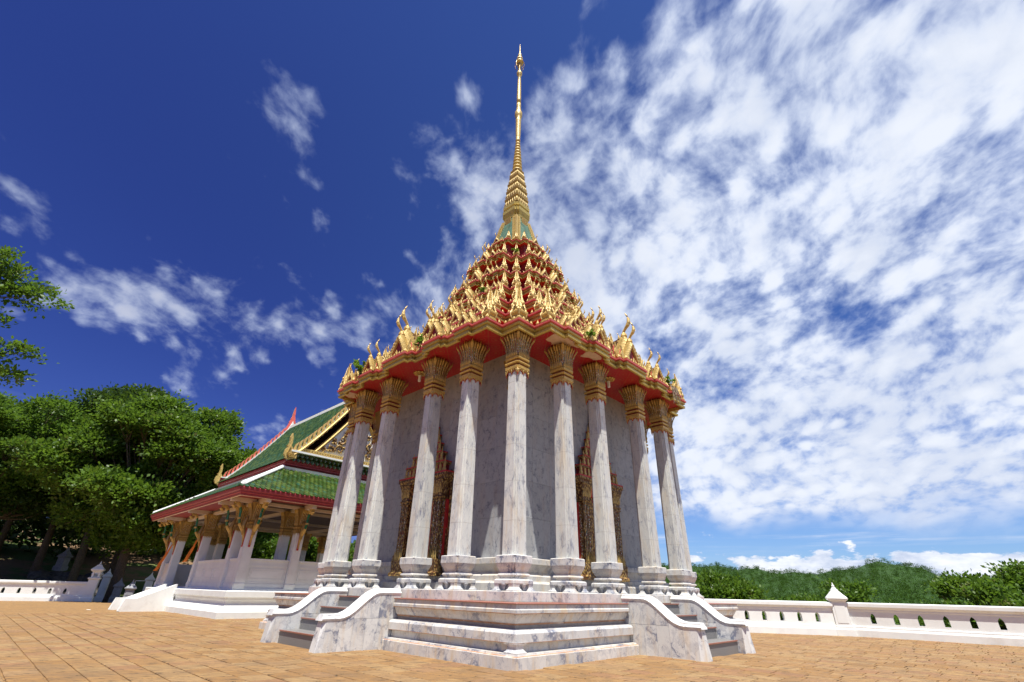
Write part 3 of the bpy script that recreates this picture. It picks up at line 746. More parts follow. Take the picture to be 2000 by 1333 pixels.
# ---- tiered roof
TIERS = [(10.477, 6.38, 5.52, 7.18, .41, 1.), (12.0, 5.12, 4.42, 5.80, .40, .95), (13.5, 4.06, 3.50, 4.62, .38, .85), (15.0, 3.27, 2.80, 3.74, .34, .75),
         (16.65, 2.60, 2.17, 3.17, .32, .62), (18.4, 1.98, 1.58, 2.62, .30, .55), (20.4, 1.27, .98, 1.68, .26, .40)]
def tier(i):
    z, a, b, P, hf, k = TIERS[i]
    kk = [1, .9, .85, .8, .8, .8, .4][i]
    poly = roof_poly(a, b, P, kk)
    m = MB(); f = hf/.41
    m.sweep(poly, [(-.10*f, z-hf, 'gold_fascia'), (-.075*f, z-hf+.02*f, 'gold_fascia'), (-.075*f, z-.29*f, 'gold_fascia'), (-.135*f, z-.275*f, 'gold_dark'), (-.125*f, z-.225*f, 'gold_fascia'), (-.055*f, z-.19*f, 'gold_fascia'), (-.05*f, z-.125*f, 'gold_dark'), (-.09*f, z-.12*f, 'red_lip'), (-.02*f, z-.085*f, 'red_lip'), (0, z-.08*f, 'red_lip'), (0, z-.01*f, 'red_lip'), (-.03*f, z)], 'gold_fascia', caps=(0, 1), capmat='red_lip')
    if i == 0:
        # inner face of the fascia
        m.sweep(poly, [(-.16, ZS+.01), (-.16, z-hf), (-.10, z-hf)], 'gold_fascia', caps=(0, 0))
    rt = obj('roof_tier', m, temple)
    if i == 0:
        s_ = MB(); pp = MB(); pp.sweep(poly, [(-.15, ZS), (-.15, ZS+.02)], 'soffit'); obj('soffit', pp, rt)
    else:
        # recessed wall under the tier, gap shadow painted in as dark red; inner soffit
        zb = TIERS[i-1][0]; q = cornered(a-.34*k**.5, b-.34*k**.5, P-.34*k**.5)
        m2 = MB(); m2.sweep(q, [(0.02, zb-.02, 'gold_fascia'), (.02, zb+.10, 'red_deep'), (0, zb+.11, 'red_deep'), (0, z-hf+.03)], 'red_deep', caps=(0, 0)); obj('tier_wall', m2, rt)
        m3 = MB(); m3.sweep(poly, [(-.12*f, z-hf+.012), (-.12*f, z-hf+.03)], 'red'); obj('tier_soffit', m3, rt)
    # leaf ornaments along the edge (small, joined)
    lm = MB(); n = len(poly); sp = .165*max(k, .5)+.02; hh = .17*max(.55, k)+.02
    for j in range(n):
        x0, y0 = poly[j]; x1, y1 = poly[(j+1) % n]; L = math.hypot(x1-x0, y1-y0)
        if L < .12: continue
        c = max(1, int(L/sp)); dx, dy = (x1-x0)/L, (y1-y0)/L; nx, ny = dy, -dx
        for t in range(c):
            s0 = (t+.5)*L/c; px, py = x0+dx*s0-nx*.07, y0+dy*s0-ny*.07; w = sp*.36; h = hh*(1.+.25*((t+j) % 3 == 0))
            vs = [(px-dx*w, py-dy*w, z), (px+dx*w, py+dy*w, z), (px+dx*w*1.15+nx*.02, py+dy*w*1.15+ny*.02, z+h*.35), (px, py, z+h), (px-dx*w*1.15+nx*.02, py-dy*w*1.15+ny*.02, z+h*.35), (px+nx*.05, py+ny*.05, z+h*.3), (px-nx*.04, py-ny*.04, z+h*.3)]
            lm.add(vs, [(0, 1, 5), (1, 2, 5), (2, 3, 5), (3, 4, 5), (4, 0, 5), (0, 1, 6), (1, 2, 6), (2, 3, 6), (3, 4, 6), (4, 0, 6)], 'gold_pale')
    obj('leaf_row', lm, rt, kind='stuff')
    return rt
tiers = [tier(i) for i in range(7)]

# ---- ornaments
def horn(m, T, h, r, mat, n=7, curve=.22):
    pts = []; rr = []
    for i in range(9):
        t = i/8; pts.append((0, curve*h*(-.55*math.sin(t*PI*.9)*(1-t)+ (t**2)*.35) * -1 * -1, h*t)); rr.append(r*(1-.86*t)*(.8+.45*math.sin(t*PI)))
    m.tube(pts, rr, n, mat, T)
def gable_proto(k):
    """unit gable: width 1.6, arch height ~1.1, facing -y, ridge runs back to +y"""
    g = MB()
    # stepped arch outline with serrated edge
    def arch(sx, sz, n=9):
        pts = []
        for i in range(n):
            t = i/(n-1); x = -sx*(1-t)**.85*(1+.10*math.sin(t*PI)); z = sz*(t**1.25); pts.append((x, z))
        return pts
    oL = arch(.80, 1.12); iL = arch(.50, .86)
    ser = []
    for i in range(len(oL)-1):
        x0, z0 = oL[i]; x1, z1 = oL[i+1]; ser.append((x0, z0)); ser.append(((x0+x1)/2-.05, (z0+z1)/2+.07))
    ser.append(oL[-1]); outer = ser+[(-x, z) for x, z in reversed(ser[:-1])]; inner = iL+[(-x, z) for x, z in reversed(iL[:-1])]
    # ring as quads between resampled outlines
    n = min(len(outer), len(inner)); 
    def res(pl, n):
        d = [0]
        for p, q in zip(pl, pl[1:]): d.append(d[-1]+math.hypot(q[0]-p[0], q[1]-p[1]))
        out = []
        for i in range(n):
            s_ = d[-1]*i/(n-1); j = max(0, min(len(pl)-2, next((q for q in range(len(d)-1) if d[q+1] >= s_-1e-9), len(pl)-2))); t = (s_-d[j])/(d[j+1]-d[j] or 1)
            out.append((pl[j][0]+(pl[j+1][0]-pl[j][0])*t, pl[j][1]+(pl[j+1][1]-pl[j][1])*t))
        return out
    N_ = len(outer); inn = res(inner, N_)
    vs = [(x, -.09, z) for x, z in outer]+[(x, -.12, z) for x, z in inn]+[(x, .10, z) for x, z in outer]+[(x, .06, z) for x, z in inn]
    mid = [((a[0]+b[0])/2, -.17, (a[1]+b[1])/2) for a, b in zip(outer, inn)]
    o = len(vs); vs += mid; fs = []
    for i in range(N_-1):
        fs += [(i, i+1, o+i+1, o+i), (o+i, o+i+1, N_+i+1, N_+i), (N_+i, N_+i+1, 3*N_+i+1, 3*N_+i), (i+1, i, 2*N_+i, 2*N_+i+1)]
    g.add(vs, fs, 'gold_pale')
    # base rail
    g.box(-.78, .78, -.16, .08, 0, .07, 'gold_pale'); g.box(-.6, .6, -.13, .05, .07, .13, 'red')
    # vertical leaf in the niche
    g.add([(-.09, -.10, .12), (.09, -.10, .12), (.11, -.13, .22), (0, -.13, .38), (-.11, -.13, .22), (0, -.17, .2)], [(0, 1, 5), (1, 2, 5), (2, 3, 5), (3, 4, 5), (4, 0, 5)], 'gold')
    # side roof slopes: gold scalloped with red valley
    vs = []
    for x, z in outer: vs += [(x*.93, .10, z*.97), (x*.80, .95, z*.86)]
    g.add(vs, [(2*i, 2*i+2, 2*i+3, 2*i+1) for i in range(N_-1)], 'relief')
    for i in range(0, N_-1, 3):
        x, z = outer[i]
        if .15 < z < .95:
            for yy in (.22, .45, .68):
                s_ = 1 if x > 0 else -1
                g.add([(x*.92, yy-.06, z*.93), (x*.92, yy+.10, z*.91), (x*.92+s_*.08, yy+.02, z*.93+.15)], [(0, 1, 2)], 'gold_pale')
    gb = obj('gable', g, temple, TR(0, 0, -50))
    p = MB(); p.add([(x, -.04, z) for x, z in inner], [tuple(range(len(inner)))], 'red_deep')
    obj('pediment', p, gb)
    f = MB()
    f.lathe([(.03, 1.02), (.10, 1.06), (.13, 1.14), (.11, 1.22), (.05, 1.30), (.045, 1.34)], 8, 'gold', TR(0, -.02, 0))
    pts = [(0, -.02, 1.32), (0, -.12, 1.45), (0, -.22, 1.55), (0, -.27, 1.66), (0, -.27, 1.80), (0, -.22, 1.96), (0, -.15, 2.10)]
    f.tube(pts, [.05, .055, .075, .07, .055, .035, .008], 6, 'gold_pale')
    f.add([(0, -.19, 1.52), (0, -.36, 1.60), (0, -.28, 1.66), (.03, -.23, 1.6), (-.03, -.23, 1.6)], [(0, 3, 1), (3, 2, 1), (0, 1, 4), (4, 1, 2)], 'gold_pale')
    obj('horn', f, gb)
    for s_ in (-1, 1):
        w = MB(); w.plate([(0, 0), (.16*s_, .02), (.20*s_, .2), (.13*s_, .36), (.16*s_, .58), (.06*s_, .42), (.02*s_, .25)], .06, 'gold_pale', TR(s_*.72, -.06, .02)); 
        w.plate([(0, .05), (.15*s_, .05), (.17*s_, .3), (.10*s_, .50), (.03*s_, .3)], .03, 'pink', TR(s_*.70, .02, .02)); obj('side_fin', w, gb)
    return gb
gp = gable_proto(0)
def corner_finial_proto():
    m = MB()
    m.sweep(redent(.215, .05), [(.04, 0), (.04, .07), (0, .10), (-.02, .2), (.05, .28), (.06, .34), (.0, .42), (-.04, .5), (-.08, .62), (-.06, .66), (-.10, .72), (-.13, .95), (-.12, .99), (-.13, 1.05), (-.15, 1.30), (-.19, 1.62)], 'gold')
    c = obj('corner_finial', m, temple, TR(0, 0, -50))
    for k in range(4):
        w = MB(); T = RZ(k*PI/2)
        # tall central blade and two flanking blades
        for x, h, z0, d, ww in ((0, 1.05, .42, -.16, .06), (-.11, .62, .34, -.19, .045), (.11, .62, .34, -.19, .045), (-.18, .36, .30, -.20, .035), (.18, .36, .30, -.20, .035)):
            w.add([(x-ww, d, z0), (x+ww, d, z0), (x+ww*1.1, d-.03, z0+h*.3), (x+ww*.5, d+.04, z0+h*.7), (x, d+.10, z0+h), (x-ww*.5, d+.04, z0+h*.7), (x-ww*1.1, d-.03, z0+h*.3), (x, d-.09, z0+h*.25), (x, d, z0+h*.72)],
                  [(0, 1, 7), (1, 2, 7), (2, 3, 8, 7), (3, 4, 8), (4, 5, 8), (5, 6, 7, 8), (6, 0, 7)], 'gold_pale', T)
        w.lathe([(.01, .60), (.05, .63), (.06, .68), (.04, .73), (.01, .76)], 6, 'gold', T @ TR(0, -.26, 0))
        # swelling side scroll at the diagonal
        T2 = RZ(k*PI/2+PI/4)
        w.tube([(0, -.2, .08), (0, -.30, .2), (0, -.35, .36), (0, -.28, .52), (0, -.21, .72), (0, -.17, .95)], [.035, .05, .05, .04, .03, .01], 5, 'gold_pale', T2)
        obj('blade', w, c)
    return c
cf = corner_finial_proto()
used_g = used_c = False
for i in range(6):
    z, a, b, P, hf, k = TIERS[i]; kk = [1, .9, .85, .8, .8, .8][i]; sc_ = [1, .82, .74, .70, .66, .58][i]
    for r in range(4):
        R = RZ(r*PI/2)
        lst = [(0, .37*kk, 1.05, 0), (0, .16, 1.26, .14), (.453*b, .28*kk, .78, 0), (-.453*b, .28*kk, .78, 0), (.453*b, -.12, .90, .12), (-.453*b, -.12, .90, .12), (.765*b, .17*kk, .52, 0), (-.765*b, .17*kk, .52, 0), (.765*b, -.14, .66, .1), (-.765*b, -.14, .66, .1), (.61*b, .0, .34, 0), (-.61*b, .0, .34, 0), (.26*b, .0, .42, 0), (-.26*b, .0, .42, 0)]
        if i >= 4: lst = lst[:8]
        for x, dy, s_, up in lst:
            T = R @ TR(x, -P-dy+.26*s_, z+up*sc_) @ SC(s_*sc_*(.9 if up else 1.), s_*sc_, s_*sc_)
            if not used_g: gp.matrix_basis = T; used_g = True
            else: copy_tree(gp, temple, T)
        for x, y in ((b-.20*sc_, -P+.30*sc_), (a-.26*sc_, -a+.26*sc_), (P-.30*sc_, -b+.20*sc_)):
            s_ = sc_*(1.12 if x == a-.26*sc_ else 1.)*(1. if i == 0 else .95)
            T = R @ TR(x, y, z) @ SC(s_*.80, s_*.80, s_*.97)
            if not used_c: cf.matrix_basis = T; used_c = True
            else: copy_tree(cf, temple, T)
# top tier ornaments
for r in range(4):
    for x, s_ in ((0, .42),):
        copy_tree(gp, temple, RZ(r*PI/2) @ TR(x, -1.72, 20.4) @ SC(s_))
    for x, y in ((.88, -1.55), (1.17, -1.17), (1.55, -.88)):
        copy_tree(cf, temple, RZ(r*PI/2) @ TR(x, y, 20.4) @ SC(.42))

# ---- bell and spire
def spire():
    m = MB(); m.sweep(redent(1.26, .16, 2), [(0, 20.4), (-.02, 20.55), (-.08, 20.75), (-.22, 21.2), (-.36, 21.8), (-.47, 22.4), (-.58, 23.0), (-.64, 23.2)], 'green_paint', caps=(0, 1)); bell = obj('bell', m, temple)
    for k in range(4):
        c = MB()    # gilded corner band
        for z0, z1, r0, r1 in ((20.5, 21.2, 1.25, 1.05), (21.2, 21.9, 1.05, .90), (21.9, 22.6, .90, .77), (22.6, 23.2, .77, .63)):
            for j in range(4):
                ta, tb = j/4, (j+1)/4; za, zb = z0+(z1-z0)*ta, z0+(z1-z0)*tb; ra, rb = r0+(r1-r0)*ta, r0+(r1-r0)*tb
                for off, ww in ((0., .13), (-.24, .10), (.24, .10)):
                    for sx_, sy_ in ((1, -1),):
                        x, y = ra-.02-max(0, off)*1.0, -ra+.02-min(0, off)*1.0
                        c.box(x-ww, x+.035, y-.035, y+ww, za+.01, zb-.02, 'gold_pale', None)
        obj('corner_band', c, bell, RZ(k*PI/2))
        d = MB()    # hanging leaf medallion on each face
        d.plate([(-.26, 0), (.26, 0), (.24, -.35), (.13, -.66), (0, -.86), (-.13, -.66), (-.24, -.35)], .06, 'gold', TR(0, -.79, 23.1) @ Matrix.Rotation(.20, 4, 'X'))
        obj('medallion', d, bell, RZ(k*PI/2)); d = MB()
        d.plate([(-.3, 0), (.3, 0), (.22, .3), (0, .75), (-.22, .3)], .06, 'gold', TR(0, -1.27, 20.5) @ Matrix.Rotation(-.05, 4, 'X'))
        obj('leaf_crest', d, bell, RZ(k*PI/2))
    m = MB(); m.sweep(redent(.66, .12, 2), [(.0, 23.2), (.02, 23.35), (-.02, 23.4), (.03, 23.5), (.10, 23.7), (.10, 23.95), (.03, 24.0), (.03, 24.1), (.08, 24.15), (.08, 24.4), (-.02, 24.5), (-.08, 24.55)], 'gold_fascia'); obj('spire_cornice', m, temple)
    lev = [(24.5, 25.25, .61, .57), (25.25, 26.0, .56, .51), (26.0, 26.72, .50, .45), (26.72, 27.38, .42, .385), (27.38, 28.0, .375, .34)]
    for z0, z1, r0, r1 in lev:
        m = MB(); H_ = z1-z0
        m.sweep(redent(r0, .08), [(-.05, z0), (-.06, z0+H_*.15), (-.07, z1-H_*.30), (-.02, z1-H_*.22), (.01, z1-H_*.16), (.01, z1-H_*.05), (-.04, z1)], 'gold_dark')
        for k in range(4):
            for x in (-.66, -.33, 0, .33, .66):
                m.add([(x*r0-.07, -r0, z0+.05), (x*r0+.07, -r0, z0+.05), (x*r0+.075, -r0-.02, z0+H_*.35), (x*r0*.9, -r1*.96, z0+H_*.78), (x*r0-.075, -r0-.02, z0+H_*.35), (x*r0, -r0-.07, z0+H_*.3)], [(0, 1, 5), (1, 2, 5), (2, 3, 5), (3, 4, 5), (4, 0, 5)], 'gold_pale', RZ(k*PI/2))
            m.add([(-.08, 0, z0+.05), (.08, 0, z0+.05), (.08, -.02, z0+H_*.4), (0, .08, z0+H_*.85), (-.08, -.02, z0+H_*.4), (0, -.08, z0+H_*.3)], [(0, 1, 5), (1, 2, 5), (2, 3, 5), (3, 4, 5), (4, 0, 5)], 'gold_pale', RZ(k*PI/2+PI/4) @ TR(0, -r0*1.28, 0))
        obj('petal_storey', m, temple)
    z = 28.0
    for j in range(10):
        h = .345-.005*j; r = .335-.0185*j; m = MB()
        m.lathe([(r*.72, z), (r*.98, z+h*.10), (r*1.12, z+h*.30), (r*1.05, z+h*.52), (r*.74, z+h*.72), (r*.66, z+h)], 16, 'gold_pale'); obj('ring', m, temple, smooth=True); z += h
    m = MB(); m.lathe([(.14, z), (.19, z+.12), (.155, z+.25), (.17, z+.5), (.19, z+1.0), (.205, 33.6), (.215, 33.75), (.16, 33.85), (.27, 34.1), (.30, 34.35), (.28, 34.6), (.17, 34.85), (.20, 35.0), (.15, 35.25), (.19, 35.4), (.16, 35.7)], 18, 'gold_pale'); obj('lower_mast', m, temple, smooth=True)
    m = MB(); m.lathe([(.16, 35.7), (.175, 36.2), (.16, 37.5), (.14, 38.6), (.13, 39.35), (.22, 39.5), (.23, 39.7), (.15, 39.9), (.08, 40.1)], 18, 'gold_pale'); mast = obj('upper_mast', m, temple, smooth=True)
    m = MB(); m.lathe([(.09, 40.05), (.10, 40.3), (.16, 40.7), (.20, 40.95), (.10, 41.1)], 12, 'gold_dark')
    for k in range(6):      # openwork crown
        m.tube([(0, -.12, 40.15), (0, -.34, 40.4), (0, -.42, 40.75), (0, -.36, 41.1), (0, -.2, 41.3)], .022, 4, 'gold_dark', RZ(k*PI/3))
    m.lathe([(.14, 41.0), (.34, 41.15), (.30, 41.3), (.20, 41.4), (.27, 41.6), (.24, 41.8), (.13, 41.95), (.17, 42.1), (.13, 42.35), (.06, 42.6), (.045, 43.2), (.012, 43.9)], 14, 'gold_pale'); obj('crown_finial', m, temple)
spire()

# peeled paint patches on the soffit
for name_, pts in (('p', [(6.28, 4.75), (6.85, 4.9), (7.0, 4.4), (7.02, 3.9), (6.93, 3.45), (6.82, 3.3), (6.76, 3.6), (6.55, 3.75), (6.5, 4.05), (6.2, 4.3), (6.3, 4.5)]),
                   ('q', [(7.0, 2.95), (7.1, 2.2), (6.9, 1.9), (6.65, 2.05), (6.62, 2.4), (6.42, 2.7), (6.75, 2.8)]),
                   ('r', [(-4.6, 6.95), (-5.2, 6.9), (-5.35, 6.6), (-5.15, 6.35), (-4.9, 6.45), (-4.75, 6.2), (-4.5, 6.5)])):
    m = MB(); vs = []
    rr = random.Random(5)
    for j, (u, v) in enumerate(pts):
        u2, v2 = pts[(j+1) % len(pts)]
        for t in (0, .33, .66): vs.append((u+(u2-u)*t+rr.uniform(-.03, .03), -(v+(v2-v)*t+rr.uniform(-.03, .03)), ZS-.004))
    m.add(vs, [tuple(range(len(vs)))], 'cream'); obj('peeled_patch', m, temple)

# ---- doorways
def doorway(T0):
    d = empty('doorway', temple, T0)
    Y = -CW
    lf = MB(); lf.box(-.5, .5, Y-.04, Y+.02, 2.1, 5.1, 'relief')
    for x in (-.25, .25):
        lf.box(x-.19, x+.19, Y-.07, Y-.04, 2.3, 5.0, 'red_deep'); lf.box(x-.15, x+.15, Y-.085, Y-.07, 2.4, 4.9, 'relief')
    obj('door_leaf', lf, d)
    fr = MB(); fr.box(-.72, -.5, Y-.16, Y, 2.05, 5.25, 'red', None, .02); fr.box(.5, .72, Y-.16, Y, 2.05, 5.25, 'red', None, .02); fr.box(-.9, .9, Y-.2, Y, 5.1, 5.45, 'red')
    for s_ in (-1, 1):
        for j in range(14): fr.lathe([(.03, 0), (.045, .08), (.02, .17)], 5, 'relief', TR(s_*.61, Y-.17, 2.2+j*.21))
    obj('frame', fr, d)
    for s_ in (-1, 1):
        p = MB(); cx = s_*1.08
        p.sweep([(cx-.3, Y-.42), (cx+.3, Y-.42), (cx+.3, Y), (cx-.3, Y)], [(.10, 2.05), (.10, 2.15), (.04, 2.22), (.06, 2.6), (.0, 2.62)], 'relief')
        p.box(cx-.22, cx+.22, Y-.36, Y, 2.6, 4.7, 'relief')
        for dx in (-.2, -.1, 0, .1, .2): p.box(cx+dx-.03, cx+dx+.03, Y-.40, Y-.35, 2.6, 4.7, 'relief' if abs(dx) in (0, .2) else 'mosaic')
        p.box(cx+s_*.23, cx+s_*.30, Y-.30, Y, 2.6, 4.75, 'mosaic'); p.box(cx+s_*.31, cx+s_*.37, Y-.22, Y, 2.6, 4.75, 'red')
        p.sweep([(cx-.24, Y-.38), (cx+.24, Y-.38), (cx+.24, Y), (cx-.24, Y)], [(.0, 4.68), (.06, 4.72), (.02, 4.78), (.07, 4.84), (.02, 4.9), (.03, 5.2), (.12, 5.48)], 'relief')
        for j in range(6):
            for hh, z0 in ((.42, 5.0), (.30, 2.6), (.45, 2.62)):
                x = cx-.24+j*.096; p.add([(x-.035, Y-.42, z0), (x+.035, Y-.42, z0), (x, Y-.52 if z0 > 4 else Y-.44, z0+hh), (x, Y-.46, z0+hh*.4)], [(0, 1, 3), (1, 2, 3), (2, 0, 3)], 'gold_pale', None)
        obj('pilaster', p, d)
        f = MB()      # flame scroll at the foot, outer side
        for j, (dx, h) in enumerate(((.42, .9), (.54, .55), (.66, .36), (.78, .25), (.36, 1.3))):
            f.plate([(-.05, 0), (.07, 0), (.06, h*.3), (-.01, h*.55), (.03, h*.8), (-.06, h), (-.07, h*.5)] if s_ > 0 else [(.05, 0), (-.07, 0), (-.06, h*.3), (.01, h*.55), (-.03, h*.8), (.06, h), (.07, h*.5)], .10, 'relief', TR(cx+s_*dx, Y-.10, 2.6))
        f.plate([(0, 0), (s_*.14, 0), (s_*.05, 2.1), (0, 3.3)], .08, 'red', TR(cx+s_*.36, Y-.06, 2.6)); f.plate([(s_*.12, 0), (s_*.22, 0), (s_*.09, 2.3), (s_*.02, 3.3)], .12, 'relief', TR(cx+s_*.36, Y-.07, 2.6)); obj('scroll', f, d)
    z = 5.45
    cn = MB(); cn.sweep([(-1.55, Y-.45), (1.55, Y-.45), (1.55, Y), (-1.55, Y)], [(-.08, z), (.0, z+.06), (.0, z+.14), (.05, z+.2), (.05, z+.30)], 'relief'); cn.box(-1.6, 1.6, Y-.5, Y, z+.3, z+.36, 'red'); obj('lintel', cn, d)
    z += .36
    for j, (hw, dp, h) in enumerate(((1.30, .40, .46), (.98, .34, .44), (.70, .28, .42), (.48, .22, .40), (.30, .17, .38))):
        t = MB(); t.box(-hw*.9, hw*.9, Y-dp*.85, Y, z, z+h, 'red_deep'); t.sweep([(-hw, Y-dp), (hw, Y-dp), (hw, Y), (-hw, Y)], [(-.06, z+h-.14), (0, z+h-.1), (0, z+h-.04)], 'relief'); t.box(-hw-.02, hw+.02, Y-dp-.02, Y, z+h-.04, z+h, 'red')
        n = max(2, int(hw*2/.26))
        for q in range(n+1):
            x = -hw+2*hw*q/n; s_ = 1.5 if q in (0, n) else 1.1
            t.lathe([(.07, 0), (.085, .10), (.05, .2), (.06, .24), (.005, .42*s_)], 5, 'gold_pale', TR(x, Y-dp+.05, z))
        obj('pediment_tier', t, d); z += h
    t = MB(); t.lathe([(.20, z), (.22, z+.08), (.14, z+.3), (.16, z+.36), (.10, z+.55), (.12, z+.6), (.06, z+.85), (.08, z+.9), (.035, z+1.2), (.01, z+1.9)], 8, 'relief', TR(0, Y-.12, 0)); obj('pediment_spire', t, d)
for r in range(4): doorway(RZ(r*PI/2))

# ---- ceiling lamps under the eaves
for k, (x, y, lab) in enumerate(((0, -6.03, 'gilded flower ceiling lamp beneath the left eave, beside the second capital'), (6.03, 0, 'gilded flower ceiling lamp with frosted tube beneath the right eave'))):
    m = MB(); m.lathe([(.06, -.10), (.12, -.09), (.14, -.05), (.06, 0)], 12, 'gold_dark')
    for j in range(12):
        m.add([(-.06, -.12, -.03), (.06, -.12, -.03), (.075, -.24, -.045), (0, -.34, -.02), (-.075, -.24, -.045), (0, -.22, -.08)], [(0, 1, 5), (1, 2, 5), (2, 3, 5), (3, 4, 5), (4, 0, 5)], 'gold', RZ(j*PI/6))
    w = Q45 @ Vector((x, y, 0))
    lt = obj('ceiling_lamp', m, None, TR(w.x, w.y, ZS-.003)); lt['label'] = lab; lt['category'] = 'ceiling lamp'; lt['group'] = 'ceiling lamps under the temple eaves'
    g = MB(); g.lathe([(.045, -.42), (.065, -.40), (.065, -.12), (.05, -.10)], 12, 'white'); obj('lamp_shade', g, lt)

# ================================================================== OPEN PAVILION
PC = T2W(-24.0, -.4)
pav_root = empty('pavilion', None, TR(PC.x, PC.y, 0) @ Q45, label='white open-sided Thai pavilion with green tiled roof left of the temple', category='pavilion')
HX, HY, ZF = 8.3, 6.4, 1.45
def prect(ox, oy=None): oy = ox if oy is None else oy; return [(-HX-ox, -HY-oy), (HX+ox, -HY-oy), (HX+ox, HY+oy), (-HX-ox, HY+oy)]
def pavilion():
    R = pav_root
    m = MB(); m.sweep(prect(0), [(.95, -.05), (.95, .30), (.90, .33), (.70, .50), (.62, .54), (.58, .62), (.52, .70), (.52, .80), (.58, .88), (.60, .98), (.70, 1.02), (.70, 1.30), (.66, 1.33), (.3, 1.36), (.3, ZF)], 'white_cool'); obj('base', m, R)
    cx = [-8.3, -6.2, 0., 6.2, 8.3]; cy = [-6.4, -3.5, 3.5, 6.4]
    # column prototype
    cm = MB(); cm.sweep(redent(.29, .04), [(.03, 0), (.03, .25), (0, .3), (-.02, 3.2)], 'white_cool'); col = obj('column', cm, R, TR(0, 0, ZF))
    ca = MB(); ca.sweep(redent(.27, .04), [(.03, 3.15), (.05, 3.35), (.02, 3.4), (.07, 3.5), (.03, 3.6), (.05, 3.7), (.06, 4.2), (.16, 4.62)], 'gold_dark')
    for k in range(4):
        for x in (-.2, -.1, 0, .1, .2):
            petal(ca, RZ(k*PI/2) @ TR(x, -.33, 3.65), 1.0, .05, .16, 'gold', 'mosaic')
            ca.add([(x-.045, -.30, 3.2), (x+.045, -.30, 3.2), (x, -.30, 3.02)], [(0, 1, 2)], 'gold', RZ(k*PI/2))
    obj('capital', ca, col)
    # eave bracket prototype (naga strut), hanging in front of -y
    bm = MB()
    pts = [(0, -.30, 2.35), (0, -.33, 2.6), (0, -.40, 2.9), (0, -.58, 3.15), (0, -.78, 3.40), (0, -.86, 3.7), (0, -.88, 4.05), (0, -.98, 4.35), (0, -1.16, 4.52)]
    bm.tube(pts[:5], [.03, .06, .085, .10, .09], 6, 'gold'); bm.tube(pts[4:8], [.075, .07, .065, .07], 6, 'green_gem')
    bm.tube([(0, -.96, 4.30), (0, -1.16, 4.52), (0, -1.32, 4.50), (0, -1.38, 4.36), (0, -1.28, 4.24), (0, -1.16, 4.28)], [.09, .13, .13, .11, .08, .04], 7, 'gold')
    bm.tube([(0, -.88, 3.62), (0, -.88, 3.72)], .10, 7, 'gold'); bm.tube([(0, -.40, 2.8), (0, -.52, 3.3), (0, -.42, 3.7), (0, -.30, 4.0)], [.10, .14, .10, .03], 6, 'gold_dark')
    for t in range(6): bm.add([(-.04, -.55-.1*t, 3.1+.22*t), (.04, -.55-.1*t, 3.15+.22*t), (0, -.42-.09*t, 3.28+.22*t)], [(0, 1, 2)], 'gold')
    bm.plate([(-.06, 2.15), (.06, 2.15), (.06, 3.2), (-.06, 3.2)], .04, 'red', TR(0, -.30, 0)); bm.plate([(-.035, 2.25), (.035, 2.25), (.05, 3.0), (-.05, 3.0)], .05, 'gold', TR(0, -.31, 0))
    br = obj('bracket', bm, R, TR(0, 0, ZF)); firstc = firstb = True
    for x in cx:
        for y in cy+[0.]:
            edge = abs(x) > 8 or abs(y) > 6
            if not edge and not (abs(x) in (6.2, 0.) and abs(y) == 3.5): continue
            if y == 0.: continue
            T = TR(x, y, ZF)
            if firstc: col.matrix_basis = T; firstc = False
            else: copy_tree(col, R, T)
            rots = []
            if y < -6: rots.append(0)
            if x > 8: rots.append(1)
            if y > 6: rots.append(2)
            if x < -8: rots.append(3)
            for k in rots:
                T = TR(x, y, ZF) @ RZ(k*PI/2)
                if firstb: br.matrix_basis = T; firstb = False
                else: copy_tree(br, R, T)
    # parapet with recessed panels
    def parapet(x0, x1, T):
        m = MB(); m.box(x0, x1, -.13, .13, ZF-.02, 2.92, 'white_cool'); m.box(x0, x1, -.17, .17, 2.92, 3.02, 'white_cool'); m.box(x0, x1, -.17, .17, ZF, ZF+.25, 'white_cool'); m.box(x0, x1, -.15, .15, 2.62, 2.70, 'white_cool')
        m.box(x0, x1, -.145, .145, ZF+.3, ZF+.36, 'white_cool')
        n = max(1, round((x1-x0)/1.8)); w = (x1-x0)/n
        for i in range(n):
            a, b = x0+i*w+.15, x0+(i+1)*w-.15
            for (p0, p1, z0, z1) in ((a, b, 2.45, 2.49), (a, b, 1.92, 1.96), (a, a+.04, 1.96, 2.45), (b-.04, b, 1.96, 2.45)): m.box(p0, p1, -.155, -.13, z0, z1, 'white')
            m.box(a+.1, b-.1, -.142, -.13, 2.04, 2.38, 'white')
        obj('parapet', m, R, T)
    for y, T in ((-6.4, TR(0, -6.4, 0)), (6.4, TR(0, 6.4, 0) @ RZ(PI))):
        for a, b in ((6.5, 8.0), (.3, 5.9), (-8.0, -6.5)) if y < 0 else ((6.5, 8.0), (.3, 5.9), (-5.9, -.3), (-8.0, -6.5)):
            parapet(a, b, T)
    for k in (1, 3):
        for a, b in ((-6.1, -3.8), (-3.2, 3.2), (3.8, 6.1)): parapet(a, b, RZ(k*PI/2) @ TR(0, -8.3, 0))
    # stair with solid white cheeks on the near long side, around x = -4.5
    st = MB()
    for i in range(5): st.box(-3.65, -1.25, -HY-.72-.42*(5-i), -HY-.6, -.05 if i == 0 else .28*i, .28*(i+1), 'white')
    obj('step_flight', st, R)
    for x in (-4.0, -1.25):
        m = MB(); m.plate([(0, -.05), (2.6, -.05), (2.85, .0), (2.66, .70), (2.1, .70), (.0, 1.60)], .36, 'white', TR(x+.18, -HY-.60, 0) @ RZ(-PI/2)); obj('stair_cheek', m, R)
